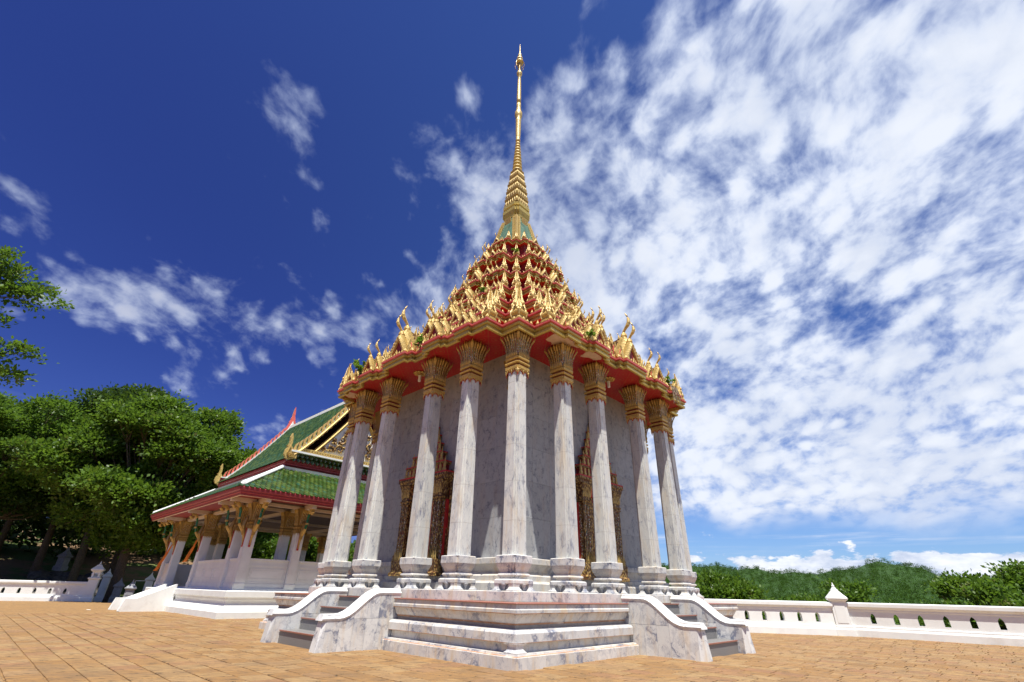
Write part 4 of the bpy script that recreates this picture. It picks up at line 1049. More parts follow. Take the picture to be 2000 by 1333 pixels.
    # ceiling, beams
    m = MB(); m.sweep(prect(0), [(1.55, 6.28), (1.55, 6.33)], 'maroon'); m.box(-HX-.2, HX+.2, -HY-.2, HY+.2, 6.18, 6.30, 'ceiling_dark'); obj('ceiling', m, R)
    bmz = MB()
    for y in (-6.4, 6.4): bmz.box(-HX-1.6, HX+1.6, y-.13, y+.13, 6.0, 6.27, 'cream_paint')
    for y in (-3.5, 3.5): bmz.box(-HX-1.5, HX+1.5, y-.13, y+.13, 5.98, 6.262, 'cream_paint')
    for x in (-8.3, -6.2, 0, 6.2, 8.3): bmz.box(x-.12, x+.12, -HY-1.6, HY+1.6, 6.02, 6.274, 'cream_paint')
    obj('beam', bmz, R)
    for s_ in (-1, 1):      # slanting prop of the far corner beam
        pass
    m = MB(); m.sweep(prect(0), [(1.58, 6.16, 'cream_paint'), (1.68, 6.17, 'maroon'), (1.70, 6.24, 'maroon'), (1.70, 6.30, 'red_lip'), (1.76, 6.32, 'maroon'), (1.77, 6.42, 'maroon'), (1.85, 6.46, 'maroon'), (1.87, 6.62, 'red_lip'), (1.84, 6.66), (1.5, 6.67)], 'maroon', caps=(0, 0)); obj('eave_fascia', m, R)
    # lower skirt roof surface
    zA, zB, oA, oB = 6.66, 8.72, 1.80, -1.45
    m = MB(); m.sweep(prect(0), [(oA, zA-.03), (oB, zB-.03)], 'maroon', caps=(0, 0)); obj('skirt_deck', m, R)
    m = MB()
    m.sweep(prect(0), [(oB+.06, zB-.10), (oB+.12, zB+.12), (oB-.02, zB+.14), (oB-.02, zB-.10)], 'white', caps=(0, 0)); obj('ridge_band', m, R)
    for sx_, sy_ in ((1, -1), (1, 1), (-1, -1), (-1, 1)):
        m = MB(); a = Vector((sx_*(HX+oA), sy_*(HY+oA), zA+.08)); b = Vector((sx_*(HX+oB), sy_*(HY+oB), zB+.1)); m.tube([a+(b-a)*t for t in (0, .03, .1, .5, 1.)], [.05, .17, .15, .12, .12], 7, 'white'); obj('hip_ridge', m, R)
    # upper roof
    m = MB(); oE = -1.50
    m.sweep(prect(0), [(oE-.2, 8.7, 'maroon'), (oE-.2, 9.0, 'maroon'), (oE-.04, 9.02, 'maroon'), (oE-.03, 9.10, 'red_lip'), (oE-.08, 9.12, 'maroon'), (oE, 9.18, 'maroon'), (oE+.02, 9.32, 'red_lip'), (oE, 9.36, 'maroon'), (oE-.35, 9.38)], 'maroon', caps=(0, 0)); obj('upper_fascia', m, R)
    yE = HY+oE; xE = HX+oE+.1; yT = 4.55      # eaves half width; length
    def roof_z(y):
        t = 1-abs(y)/yE; return 9.38 + 6.2*(t**1.18)
    XG = HX-1.55
    tiles = []
    # slopes (tile spots): position, normal frame
    def slope_tiles(x0, x1, path, side, sp, rowl, key):
        """path: list of (y,z) from the eaves to the top; tiles laid along x"""
        L = [0]
        for p, q in zip(path, path[1:]): L.append(L[-1]+math.hypot(q[0]-p[0], q[1]-p[1]))
        nr = int(L[-1]/rowl)
        for r in range(nr+1):
            s_ = min(r*rowl, L[-1]-.01); j = next(i for i in range(len(L)-1) if L[i+1] >= s_); t = (s_-L[j])/(L[j+1]-L[j])
            y = path[j][0]+(path[j+1][0]-path[j][0])*t; z = path[j][1]+(path[j+1][1]-path[j][1])*t
            ang = math.atan2(path[j+1][1]-path[j][1], abs(path[j+1][0]-path[j][0]))
            xa, xb = x0(y), x1(y); off = (r % 2)*sp/2
            n = int((xb-xa)/sp)
            for i in range(n+1):
                x = xa+off+i*sp
                if x > xb: break
                # local tile frame: up-slope = +y rotated
                T = side @ TR(x, y, z) @ Matrix.Rotation(ang, 4, 'X')
                tiles.append((key, T))
    # skirt: four sides. side matrix maps the -y face to each face
    for k, (half, other) in enumerate(((HX, HY), (HY, HX), (HX, HY), (HY, HX))):
        side = RZ(k*PI/2); path = [(-(other+oA+.03), zA), (-(other+oB-.1), zB)]
        slope_tiles(lambda y, h=half, o=other: -(h+(-y-o)), lambda y, h=half, o=other: h+(-y-o), path, side, .30, .28, 'skirt%d' % k)
    ny = 14; prof = [(-yE*(1-i/ny)-.05*(i == 0), roof_z(yE*(1-i/ny))) for i in range(ny+1)]
    for k in (0, 2): slope_tiles(lambda y: -XG, lambda y: XG, prof, RZ(k*PI/2), .30, .28, 'main%d' % k)
    for k in (1, 3): slope_tiles(lambda y: -(yE-.05-(-y-(XG+.6))*-0-.1), lambda y: yE-.15, [(-(xE+.0), 9.38), (-(XG+.25), 9.85)], RZ(k*PI/2), .34, .30, 'strip%d' % k)
    def tile_mb():
        m = MB(); w, l = .143, .34
        vs = [(-w, .0, .05), (-w*.45, -.10, .055), (0, -.15, .06), (w*.45, -.10, .055), (w, 0, .05), (w, l, .0), (-w, l, .0), (0, .06, .095),
              (-w, 0, .01), (-w*.45, -.10, .012), (0, -.15, .015), (w*.45, -.10, .012), (w, 0, .01)]
        fs = [(0, 1, 7), (1, 2, 7), (2, 3, 7), (3, 4, 7), (4, 5, 7), (5, 6, 7), (6, 0, 7), (0, 8, 9, 1), (1, 9, 10, 2), (2, 10, 11, 3), (3, 11, 12, 4)]
        m.add(vs, fs, 'tile'); return m
    tm = tile_mb(); tme = tm.mesh('roof_tile'); W = R.matrix_basis
    def dist(it):
        p = (W @ it[1]).translation; d = (p-CAM).length
        sk = it[0]; pen = 0 if sk in ('skirt1', 'strip1') else (6 if sk in ('main0',) else (12 if sk == 'skirt0' else 60))
        if sk == 'skirt1':      # only the part of the gable side that the columns leave free
            q = it[1].translation
            if q.y > -1.5: pen = 30
        return d+pen
    tiles.sort(key=dist)
    rest = MB()
    for i, (key, T) in enumerate(tiles):
        if i < 295: obj('roof_tile', tme, R, T)
        else: rest.add(tm.v, tm.f, 'tile', T)
    obj('roof_tile', rest, R, kind='stuff')
    m = MB(); vs = []
    for y, z in prof+[(-y, z) for y, z in prof[-2::-1]]: vs += [(-XG, y, z-.05), (XG, y, z-.05)]
    m.add(vs, [(2*i, 2*i+1, 2*i+3, 2*i+2) for i in range(len(vs)//2-1)], 'maroon')
    for sg in (-1, 1): m.add([(sg*(xE), -yE, 9.33), (sg*xE, yE, 9.33), (sg*XG, yE, 9.86), (sg*XG, -yE, 9.86)], [(0, 1, 2, 3)], 'maroon')
    obj('roof_deck', m, R)
    m = MB(); m.box(-XG, XG, -.16, .16, 15.45, 15.72, 'white', None, .04); obj('roof_ridge', m, R)
    # gables with bargeboards
    for sg in (1, -1):
        G = TR(sg*XG, 0, 0) @ (RZ(PI/2) if sg > 0 else RZ(-PI/2))      # gable plane faces local -y
        ped = MB(); hw = yE-1.0
        # tympanum: white mosaic ground
        n = 12; pt = []
        for i in range(n+1):
            y = -hw+hw*i/n; pt.append((y, roof_z(abs(y)*1.0+.62)-.25))
        out = [(-hw, 9.98)]+[(x, max(9.98, z)) for x, z in pt]+[(-x, max(9.98, z)) for x, z in reversed(pt[:-1])]+[(hw, 9.98)]
        ped.plate(out, .08, 'white_cool', TR(0, -.10, 0)); gab = obj('gable', ped, R, G)
        fr = MB(); fr.box(-hw-.1, hw+.1, -.34, -.10, 9.96, 10.22, 'gold', None); fr.box(-hw-.15, hw+.15, -.37, -.12, 10.16, 10.24, 'gold_pale'); fr.box(-yE+.1, yE-.1, -.5, -.05, 9.84, 9.96, 'white')
        for i in range(int(hw*2/.2)): fr.add([(-hw+i*.2, -.36, 10.16), (-hw+i*.2+.16, -.36, 10.16), (-hw+i*.2+.08, -.37, 10.02)], [(0, 1, 2)], 'gold_pale')
        obj('sill_band', fr, gab)
        # carved scrollwork
        sw = MB(); rng = random.Random(11)
        def scroll(cx_, cz_, r, dirn, ph):
            pts = []; rr = []
            for i in range(15):
                t = i/14; a = ph+dirn*t*2.1*PI*1.15; q = r*(1-t*.86); pts.append((cx_+q*math.cos(a), -.20-.05*math.sin(t*PI), cz_+q*math.sin(a))); rr.append(.105*(1-.5*t))
            sw.tube(pts, rr, 5, 'relief')
            for i in (2, 5, 8):
                p = Vector(pts[i]); d = (p-Vector((cx_, -.2, cz_))).normalized()
                sw.add([tuple(p+d*.04+Vector((d.z*.07, 0, -d.x*.07))), tuple(p+d*.04-Vector((d.z*.07, 0, -d.x*.07))), tuple(p+d*.22+Vector((d.z*.1, 0, -d.x*.1))), tuple(p+Vector((0, -.08, 0)))], [(0, 1, 2), (0, 2, 3), (1, 2, 3)], 'gold_pale')
        for s2 in (-1, 1):
            for (cx_, cz_, r) in ((.5, 10.75, .40), (1.25, 10.72, .36), (1.95, 10.62, .28), (2.5, 10.48, .18), (.45, 11.55, .36), (1.15, 11.45, .32), (1.72, 11.22, .20), (.42, 12.3, .30), (.95, 12.05, .22), (.3, 12.95, .22), (.14, 13.5, .14)):
                scroll(s2*cx_, cz_, r, s2*(1 if int(cz_*7) % 2 else -1), rng.uniform(0, 6.28))
        sw.lathe([(.05, 10.3), (.16, 10.6), (.10, 10.9), (.18, 11.2), (.10, 11.6), (.14, 12), (.06, 12.6), (.02, 13.2)], 6, 'gold_pale', TR(0, -.2, 0)); obj('scrollwork', sw, gab)
        inn = MB()
        for s2 in (-1, 1):
            for i in range(n):
                (xa, za), (xb, zb) = pt[i], pt[i+1]
                if za < 9.98: continue
                xa, xb = xa*-s2, xb*-s2
                inn.add([(xa, -.18, za-.34), (xb, -.18, zb-.34), (xb, -.18, zb+.12), (xa, -.18, za+.12), (xa, -.36, za-.12), (xb, -.36, zb-.12)], [(0, 1, 5, 4), (4, 5, 2, 3)], 'gold')
        obj('inner_frame', inn, gab)
        # bargeboard: gilded on the face, salmon red at the back
        for s2 in (-1, 1):
            bb = MB(); k = 16; up = []; lo = []
            for i in range(k+1):
                y = yE*(1-i/k); up.append((s2*y, roof_z(y)+.20)); lo.append((s2*y, roof_z(y)-.16))
            for i in range(k):
                a, b, c, d = up[i], up[i+1], lo[i+1], lo[i]
                bb.add([(a[0], -.42, a[1]), (b[0], -.42, b[1]), (c[0], -.42, c[1]), (d[0], -.42, d[1]), (a[0], -.36, a[1]), (b[0], -.36, b[1])], [(0, 1, 2, 3), (0, 1, 5, 4)], 'gold_pale')
                bb.add([(a[0], -.12, a[1]+.06), (b[0], -.12, b[1]+.06), (c[0], -.12, c[1]), (d[0], -.12, d[1]), (a[0], -.36, a[1]), (b[0], -.36, b[1]), (c[0], -.36, c[1]-.0), (d[0], -.36, d[1])], [(0, 1, 2, 3), (0, 4, 5, 1), (3, 2, 6, 7)], 'white')
                m1 = ((a[0]+d[0])/2, (a[1]+d[1])/2); m2 = ((b[0]+c[0])/2, (b[1]+c[1])/2)
                bb.add([(m1[0], -.50, m1[1]-.02), (m2[0], -.50, m2[1]-.02), (m2[0], -.44, m2[1]+.10), (m1[0], -.44, m1[1]+.10), (m2[0], -.44, m2[1]-.12), (m1[0], -.44, m1[1]-.12)], [(0, 1, 2, 3), (0, 1, 4, 5)], 'gold')
            brd = obj('bargeboard', bb, gab)
            nf = 17; fp = [(0, -.18), (.16, -.18), (.18, .25), (.16, .55), (.27, .88), (.09, .68), (.02, .35)]
            fm = MB(); fm.plate([(x if s2 < 0 else -x, z) for x, z in fp], .10, 'gold_pale', TR(0, -.05, 0)); fm.plate([(x if s2 < 0 else -x, z) for x, z in fp], .03, 'pink', TR(0, .035, 0)); fme = fm.mesh('crest_leaf')
            for i in range(nf):
                y = yE*(1-(i+.9)/(nf+.6)); obj('crest_leaf', fme, brd, TR(s2*y, -.30, roof_z(y)+.14))
            # naga tail at the lower end
            t = MB(); x0, z0 = s2*(yE+.02), roof_z(yE)+.0
            def q(x, z): return (x0+s2*x, z0+z)
            t.plate([q(-.55, .05), q(-.1, -.10), q(.18, -.02), q(.30, .20), q(.28, .5), q(.16, .72), q(.24, .82), q(.12, .88), q(.10, 1.15), q(.14, 1.42), q(.05, 1.72), q(-.04, 1.4), q(-.07, 1.1), q(-.05, .85), q(-.18, .68), q(-.30, .45), q(-.55, .36)], .22, 'gold_pale', TR(0, -.35, 0))
            for w in (0, .10, .20): t.tube([(x0+s2*(-.4), -.50, z0+.10+w*.8), (x0+s2*(-.02+w*.3), -.52, z0+.08+w), (x0+s2*(.16-w*.3), -.52, z0+.32+w), (x0+s2*(.06-w*.2), -.5, z0+.62+w)], .045, 5, 'gold')
            obj('naga_tail', t, brd)
        ch = MB(); top = roof_z(0)
        ch.plate([(-.42, -.35), (.42, -.35), (.26, .25), (.30, .30), (.18, .6), (.2, .68), (.10, 1.0), (.11, 1.15), (.02, 1.9), (-.10, 1.15), (-.09, 1.0), (-.2, .68), (-.18, .6), (-.30, .30), (-.26, .25)], .12, 'gold_pale', TR(0, -.36, top+.2))
        ch.plate([(-.55, -.6), (.55, -.6), (.30, .25), (.34, .32), (.2, .62), (.22, .72), (.11, 1.05), (.12, 1.2), (.02, 2.0), (-.11, 1.2), (-.10, 1.05), (-.22, .72), (-.2, .62), (-.34, .32), (-.30, .25)], .12, 'pink', TR(0, -.22, top+.2))
        ch.plate([(-.34, -.5), (.34, -.5), (0, .45)], .10, 'white', TR(0, -.08, top+.2)); obj('apex_finial', ch, gab)
pavilion()

# ================================================================== BOUNDARY WALLS
def wall_run(parent, A, B, holes, h=1.5):
    """white wall from A to B (world xy); holes: distances of the arched openings from A"""
    A = Vector(A); B = Vector(B); L = (B-A).length; ang = math.atan2(B.y-A.y, B.x-A.x); T = TR(A.x, A.y, 0) @ RZ(ang)
    m = MB()
    cs = [(-.27, -.6), (-.27, .28), (-.25, .33), (-.215, .35), (-.215, .43), (-.19, .45), (-.15, .46)]
    def strip(pr, mat='white'):
        for s_ in (1, -1):
            vs = [(x, s_*y, z) for x in (0, L) for y, z in pr]; k = len(pr); m.add(vs, [(j, j+1, k+j+1, k+j) for j in range(k-1)]+[tuple(range(k)), tuple(range(2*k-1, k-1, -1))], mat)
    strip([(0, -.6), (-.27, -.6), (-.27, .28), (-.25, .33), (-.215, .35), (-.215, .43), (-.15, .46), (0, .46)])
    strip([(0, h-.40), (-.15, h-.40), (-.17, h-.36), (-.17, h-.30), (-.20, h-.27), (-.25, h-.22), (-.27, h-.19), (-.27, h-.05), (-.25, h-.02), (0, h)])
    # panel with arched openings
    z0, z1, zs, hw = .46, h-.40, .84, .112
    zb = .58; edges = [0]+[(holes[i]+holes[i+1])/2 for i in range(len(holes)-1)]+[L]
    if not holes: m.box(0, L, -.15, .15, z0, z1, 'white')
    for i, c in enumerate(holes):
        a, b = edges[i], edges[i+1]
        arc = [(c-hw, zb), (c-hw, zs-.02), (c-hw*.92, zs+.06), (c-hw*.6, zs+.13), (c, zs+.20)]
        left = [(a, z0), (c, z0), (c, zb)]+arc+[(c, z1), (a, z1)]
        right = [(2*c-x, z) for x, z in [(2*c-b, z0), (c, z0), (c, zb)]+arc+[(c, z1), (2*c-b, z1)]]
        m.plate(left, .30, 'white', TR(0, 0, 0)); m.plate(right, .30, 'white')
    return obj('wall_section', m, parent, T)
def wall_post(parent, x, y, rot, h=2.28, w=.34, grey=False, lantern=False, name='post'):
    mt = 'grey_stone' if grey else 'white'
    m = MB(); q = [(-w, -w), (w, -w), (w, w), (-w, w)]
    zt = h-.82
    m.sweep(q, [(.07, -.6), (.07, .28), (.03, .34), (.03, .42), (0, .45), (-.01, zt)], mt, caps=(0, 1))
    for s_ in (-1, 1):      # raised panel on the faces
        for k in (0, 1): m.box(-w*.68, w*.68, -w-.012, -w+.01, .56, zt-.1, mt, RZ(k*PI/2 + (PI if s_ < 0 else 0)), 0)
    o = obj(name, m, parent, TR(x, y, 0) @ RZ(rot))
    c = MB()
    if lantern:
        c.sweep(q, [(.02, zt), (.08, zt+.06), (.10, zt+.16), (.02, zt+.2)], mt)
        for sx_ in (-1, 1):
            for sy_ in (-1, 1): c.box(sx_*w*.62-.07, sx_*w*.62+.07, sy_*w*.62-.07, sy_*w*.62+.07, zt+.2, zt+.72, mt)
        for k in range(4): c.plate([(-w*.62, .5), (w*.62, .5), (w*.62, .66), (-w*.62, .66)], .1, mt, RZ(k*PI/2) @ TR(0, -w*.62, zt+.04))
        zt += .68
    c.sweep(q, [(.0, zt), (.02, zt+.05), (.10, zt+.10), (.12, zt+.17), (.08, zt+.24), (-.04, zt+.36), (-.12, zt+.46), (-.17, zt+.50), (-.17, zt+.54), (-.20, zt+.58)], mt)
    c.lathe([(.11, zt+.57), (.13, zt+.62), (.09, zt+.66), (.06, zt+.70), (.075, zt+.74), (.04, zt+.80), (.012, zt+.92)], 10, mt)
    obj('cap', c, o); return o
wr = empty('boundary_wall', None, None, label='low white wall with arched openings and pinnacled post right of the temple', category='wall')
ang2 = math.atan2(-4.2, 4.8)
wall_run(wr, (17.75, 3.77), (27.2, -4.5), [.98+.945*i for i in range(12)])
wall_run(wr, (17.05, 4.04), (6.2, 6.15), [.81+.865*i for i in range(12)])
wall_post(wr, 17.42, 3.98, math.radians(-26), 2.32)
wl = empty('boundary_wall', None, None, label='low white wall with arched openings ending in a lantern post at far left', category='wall')
wall_run(wl, (-38.55, 27.27), (-56, 17.12), [1.99+1.055*i for i in range(17)], 1.6)
lp = wall_post(wl, -38.62, 27.05, math.radians(30), 2.6, .38, lantern=True)
# free-standing posts of the gateway beyond
for x, y, h, z, grey, lab in ((-40.2, 29.3, 2.95, .0, False, 'tall white gate post standing just behind the lantern post'),
                        (-42.0, 33.2, 2.9, -.1, False, 'white gate post with pinnacle between lantern post and leaning tree'),
                        (-38.6, 30.6, 1.95, .0, True, 'grey shaded gate post behind the leaning tree trunk'),
                        (-37.5, 33.3, 2.7, -.1, False, 'white post with pinnacle at the foot of the pavilion stair'),
                        (-34.7, 26.7, 1.8, .0, True, 'grey pinnacled post just left of the pavilion stair')):
    o = wall_post(None, x, y, math.radians(30), h, .33, grey, name='gate_post'); o.location.z = z; o['label'] = lab; o['category'] = 'post'; o['group'] = 'pinnacled posts by the gateway'
# metal frame near the stair
m = MB(); 
for pts in ([(0, 0, 0), (0, 0, 1.5)], [(0, 0, 1.5), (.9, 0, 1.5)], [(.9, 0, 1.5), (.9, 0, 0)]): m.tube(pts, .03, 6, 'white')
o = obj('metal_frame', m, None, TR(-37.0, 30.4, .3) @ RZ(.5)); o['label'] = 'thin white metal frame standing by the post near the pavilion stair'; o['category'] = 'frame'

# ================================================================== SMALL THINGS
def cloth(pts, lab):
    m = MB(); n = 7
    (x0, y0, z0), (x1, y1, z1), w0, w1 = pts; vs = []
    for i in range(9):
        t = i/8; w = w0+(w1-w0)*t
        for j in range(n):
            s_ = j/(n-1)-.5; vs.append((x0+(x1-x0)*t+s_*w, y0+(y1-y0)*t+.06*math.sin(j*2.1+i*.5)*(.4+t), z0+(z1-z0)*t-.10*abs(s_)*t))
    m.add(vs, [(i*n+j, i*n+j+1, (i+1)*n+j+1, (i+1)*n+j) for i in range(8) for j in range(n-1)], 'orange_cloth')
    o = obj('cloth', m, None, pav_root.matrix_basis.copy(), smooth=True); md = o.modifiers.new('thickness', 'SOLIDIFY'); md.thickness = .015; o['label'] = lab; o['category'] = 'cloth'; o['group'] = 'saffron cloths tied to the pavilion posts'
cloth(((-.22, -6.85, 4.45), (-1.0, -7.0, 3.0), .12, .7), 'saffron cloth tied round the pavilion post next to the low wall')
cloth(((-6.35, -6.85, 4.4), (-7.3, -7.2, 2.5), .12, .8), 'saffron cloth hanging from the far pavilion post by the stair')
# slender white stupa-like newel at the pavilion stair
def plant(name, lab, cat, loc, h, n, leaf, mat='leaf_fresh', group=None, spread=.6, seed=1):
    rg = random.Random(seed); root = MB()
    for i in range(n):
        a = rg.uniform(0, 2*PI); r = rg.uniform(.1, spread)*h; hh = h*rg.uniform(.5, 1.)
        p0 = Vector((0, 0, 0)); p1 = Vector((math.cos(a)*r*.4, math.sin(a)*r*.4, hh*.6)); p2 = Vector((math.cos(a)*r, math.sin(a)*r, hh*rg.uniform(.7, 1.)))
        root.tube([p0, p1, p2], [.012, .008, .004], 3, mat)
        for j in range(7):
            t = rg.uniform(.35, 1); p = p0.lerp(p1, min(1, t*2)).lerp(p2, t); d = Vector((rg.uniform(-1, 1), rg.uniform(-1, 1), rg.uniform(-.2, .8))).normalized(); s_ = d.cross(Vector((0, 0, 1))).normalized()
            root.add([tuple(p-s_*leaf*.25), tuple(p+d*leaf*.5-s_*leaf*.3), tuple(p+d*leaf), tuple(p+d*leaf*.5+s_*leaf*.3)], [(0, 1, 2, 3)], mat)
    o = obj(name, root, None, TR(*loc) @ SC(.72 if name == 'roof_weed' else 1.)); o['label'] = lab; o['category'] = cat
    if group: o['group'] = group
    return o
o = plant('weed', 'small leafy weed with white bloom at the foot of the pavilion base', 'plant', (-22.6, 14.6, 0), .75, 9, .22, seed=3)
GR = 'ferns and weeds rooted in the temple roof'
def roofw(u, v, z): w = T2W(u, v); return (w.x, w.y, z)
plant('roof_weed', 'bright green fern sprouting on the left eave beside the tallest gable', 'plant', roofw(1.55, 7.35, 10.5), .75, 8, .28, group=GR, seed=4)
plant('roof_weed', 'largest green weed clump near the far left end of the eave', 'plant', roofw(-2.9, 7.45, 10.5), 1.0, 12, .3, group=GR, seed=5)
plant('roof_weed', 'pale green weed on the right eave below the front gables', 'plant', roofw(7.35, 3.3, 10.5), .55, 8, .22, group=GR, seed=6)
plant('roof_weed', 'green weed with hanging dry roots at the far right eave', 'plant', roofw(7.45, -3.2, 10.5), .7, 9, .25, group=GR, seed=7)
plant('roof_weed', 'tiny bright green tuft high on the sixth roof tier', 'plant', roofw(2.0, 2.1, 18.4), .5, 7, .18, group=GR, seed=8)
plant('roof_weed', 'small green tuft on the fourth tier of the left slope', 'plant', roofw(1.5, 3.9, 15.0), .5, 7, .2, group=GR, seed=9)
m = MB(); rg = random.Random(2)
for i in range(26):
    y = rg.uniform(-.35, .35); l = rg.uniform(.3, 1.0); m.tube([(0, y, 0), (rg.uniform(.0, .1), y+rg.uniform(-.05, .05), -l*.5), (rg.uniform(-.02, .08), y+rg.uniform(-.15, .15), -l)], [.018, .012, .005], 3, 'twig')
w = T2W(7.62, -3.25); o = obj('hanging_roots', m, None, TR(w.x, w.y, 10.45) @ Q45); o['label'] = 'dry brown roots hanging over the gold eave at far right'; o['category'] = 'roots'

# ================================================================== TREES
def leaf_cloud(name, clumps, nleaf, size, mat, seed, parent=None, T=None, flat=.55, droop=.0, **props):
    """clumps: list of (x,y,z,rx,ry,rz). Leaves grouped in sprays on the outside of each clump."""
    rg = np.random.default_rng(seed); C = np.array(clumps, float)
    wgt = C[:, 3]*C[:, 4]+C[:, 3]*C[:, 5]; wgt = wgt/wgt.sum()
    ns = max(8, nleaf//26)
    idx = rg.choice(len(C), ns, p=wgt); d = rg.normal(size=(ns, 3)); d /= np.linalg.norm(d, axis=1)[:, None]; d[:, 2] = np.where(d[:, 2] < -.45, -d[:, 2]*.6, d[:, 2])
    rad = rg.uniform(.55, 1.04, ns)**.6
    sp = C[idx, :3]+d*C[idx, 3:6]*rad[:, None]; sr = rg.uniform(.7, 1.35, ns)*size*2.1
    si = np.repeat(np.arange(ns), 26); n = len(si)
    off = rg.normal(size=(n, 3))*np.array([1, 1, flat]); p = sp[si]+off*sr[si][:, None]*.55
    out = d[si]+rg.normal(size=(n, 3))*.55+np.array([0, 0, .25-droop]); out /= np.linalg.norm(out, axis=1)[:, None]
    nrm = rg.normal(size=(n, 3))*.55+np.array([0, 0, 1.])+d[si]*.5; side = np.cross(out, nrm); side /= np.linalg.norm(side, axis=1)[:, None]+1e-9
    L = size*rg.uniform(.6, 1.25, n)[:, None]; W = L*.30
    nn = np.cross(side, out)
    v0 = p; v1 = p+out*L*.5+side*W+nn*L*.08; v2 = p+out*L; v3 = p+out*L*.5-side*W+nn*L*.08
    V = np.stack([v0, v1, v2, v3], 1).reshape(-1, 3)
    me = bpy.data.meshes.new(name); me.vertices.add(n*4); me.vertices.foreach_set('co', V.astype(np.float32).ravel())
    me.loops.add(n*4); me.loops.foreach_set('vertex_index', np.arange(n*4, dtype=np.int32)); me.polygons.add(n)
    me.polygons.foreach_set('loop_start', np.arange(0, n*4, 4, dtype=np.int32)); me.polygons.foreach_set('loop_total', np.full(n, 4, np.int32))
    me.materials.append(M[mat]); me.update(calc_edges=True); me.validate()
    return obj(name, me, parent, T, **props)
def tree(lab, base, clumps, nleaf, size, mat, seed, trunk_r=.35, trunk=None, bark='bark', group=None, name='tree', **kw):
    """base: world point; clumps relative to it"""
    root = empty(name, None, TR(*base), label=lab, category='tree')
    if group: root['group'] = group
    C = clumps; cx = sum(c[0] for c in C)/len(C); cy = sum(c[1] for c in C)/len(C); zl = min(c[2]-c[5] for c in C); rg = random.Random(seed)
    m = MB(); fork = trunk[-1] if trunk else (cx*.5, cy*.5, max(.6, zl*1.05))
    path = trunk or [(0, 0, -.4), (cx*.1, cy*.1, fork[2]*.4), fork]
    m.tube(path, [trunk_r*(1.25-.45*i/(len(path)-1)) for i in range(len(path))], 9, bark)
    for c in C:
        a = Vector(fork); b = Vector(c[:3]); mid = a.lerp(b, .5)+Vector((rg.uniform(-.3, .3), rg.uniform(-.3, .3), -.12*(b-a).length))
        r = trunk_r*.48*min(1, c[3]/2.5)
        m.tube([a, mid, b], [r, r*.65, r*.22], 6, bark)
        for q in range(4):
            e = b+Vector((rg.uniform(-1, 1)*c[3], rg.uniform(-1, 1)*c[4], rg.uniform(-.6, .8)*c[5]))*.85
            m.tube([b.lerp(mid, .35), b.lerp(e, .5), e], [r*.4, r*.25, r*.08], 4, bark)
    obj('trunk', m, root, smooth=True)
    leaf_cloud('crown', clumps, nleaf, size, mat, seed, root, **kw)
    return root
def blob(rg, n, c, R, r, zmin=None):
    """n clumps of radius ~r spread over an ellipsoid c, R"""
    out = []
    for i in range(n):
        while True:
            d = [rg.uniform(-1, 1) for _ in range(3)]; q = math.sqrt(sum(t*t for t in d))
            if .35 < q < 1: break
        k = rg.uniform(.6, 1.35)*r
        p = (c[0]+d[0]*(R[0]-r*.6), c[1]+d[1]*(R[1]-r*.6), c[2]+d[2]*(R[2]-r*.6))
        out.append((*p, k*1.15, k*1.15, k*.72))
    return out
rg = random.Random(21)
# positions computed from camera rays; az in pixels of the photograph is not used, only world metres
def polar(azdeg, D): a = math.radians(azdeg); return CAM.x+D*math.sin(a), CAM.y+D*math.cos(a)

# main tree: broad crown left of the pavilion
cl = blob(rg, 75, (1.0, -1.4, 11.2), (7.6, 6.4, 7.9), 1.35)+[(6.9, 1.6, 12.6, 2.4, 2.2, 1.7), (8.2, 2.6, 13.6, 1.7, 1.7, 1.2), (-5.2, -6.0, 11.2, 2.4, 2.4, 1.9), (.2, -2.6, 17.6, 2.4, 2.3, 1.5), (4.4, .2, 17.2, 2.2, 2.2, 1.5), (-2.6, -3.8, 16.4, 2.3, 2.3, 1.5), (4.0, .5, 6.6, 1.9, 1.8, 1.3), (-3.2, -3, 7.0, 2.2, 2.0, 1.5), (2.6, -1.6, 5.0, 1.7, 1.5, 1.1), (.6, -1.4, 6.4, 1.8, 1.7, 1.2)]
tree('broad spreading tree with buff flower heads between left wall and pavilion', (-39.4, 31.0, -.25), [tuple(1.08*q for q in c_) for c_ in cl], 135000, .42, 'leaf', 5, .42, [(0, 0, -.4), (.1, 0, 1.8), (-.1, 0, 4.6), (.3, .1, 6.8), (.6, -.4, 8.6)])
def at(az, D, z): x, y = polar(az, D); return (x, y, z)
def gtree(lab, az, D, crown_az, zlo, zhi, halfw, n, size, mat, seed, r=2., tr=.35, leaves=30000, group=None, flat=1.):
    x, y = polar(az, D); zb = terr_h(x, y)-.2; cxw, cyw = polar(crown_az, D); rg = random.Random(seed)
    C = blob(rg, int(n*2.2), (cxw-x, cyw-y, (zlo+zhi)/2-zb), (halfw, halfw*.8, (zhi-zlo)/2*1.0-.2*r), r*.68)
    return tree(lab, (x, y, zb), C, int(leaves*1.25), size*.78, mat, seed, tr, group=group)
GL = 'trees on the slope left of the temple'
gtree('dark rounded tree rising behind the left edge of the broad spreading tree', -38.4, 78, -39.2, 8, 25.5, 6.2, 16, .6, 'leaf_dark', 31, 2.8, .4, 34000, GL)
gtree('light green feathery tree at the left edge above the wall', -47.2, 78, -45.8, 7.5, 22.5, 8.5, 20, .5, 'leaf_fresh', 32, 2.3, .35, 42000, GL)
gtree('leaning dark tree with pale forked trunk at the far left', -45.5, 80, -43.5, 6.5, 16.5, 6.5, 15, .5, 'leaf_dark', 33, 2.4, .35, 34000, GL)
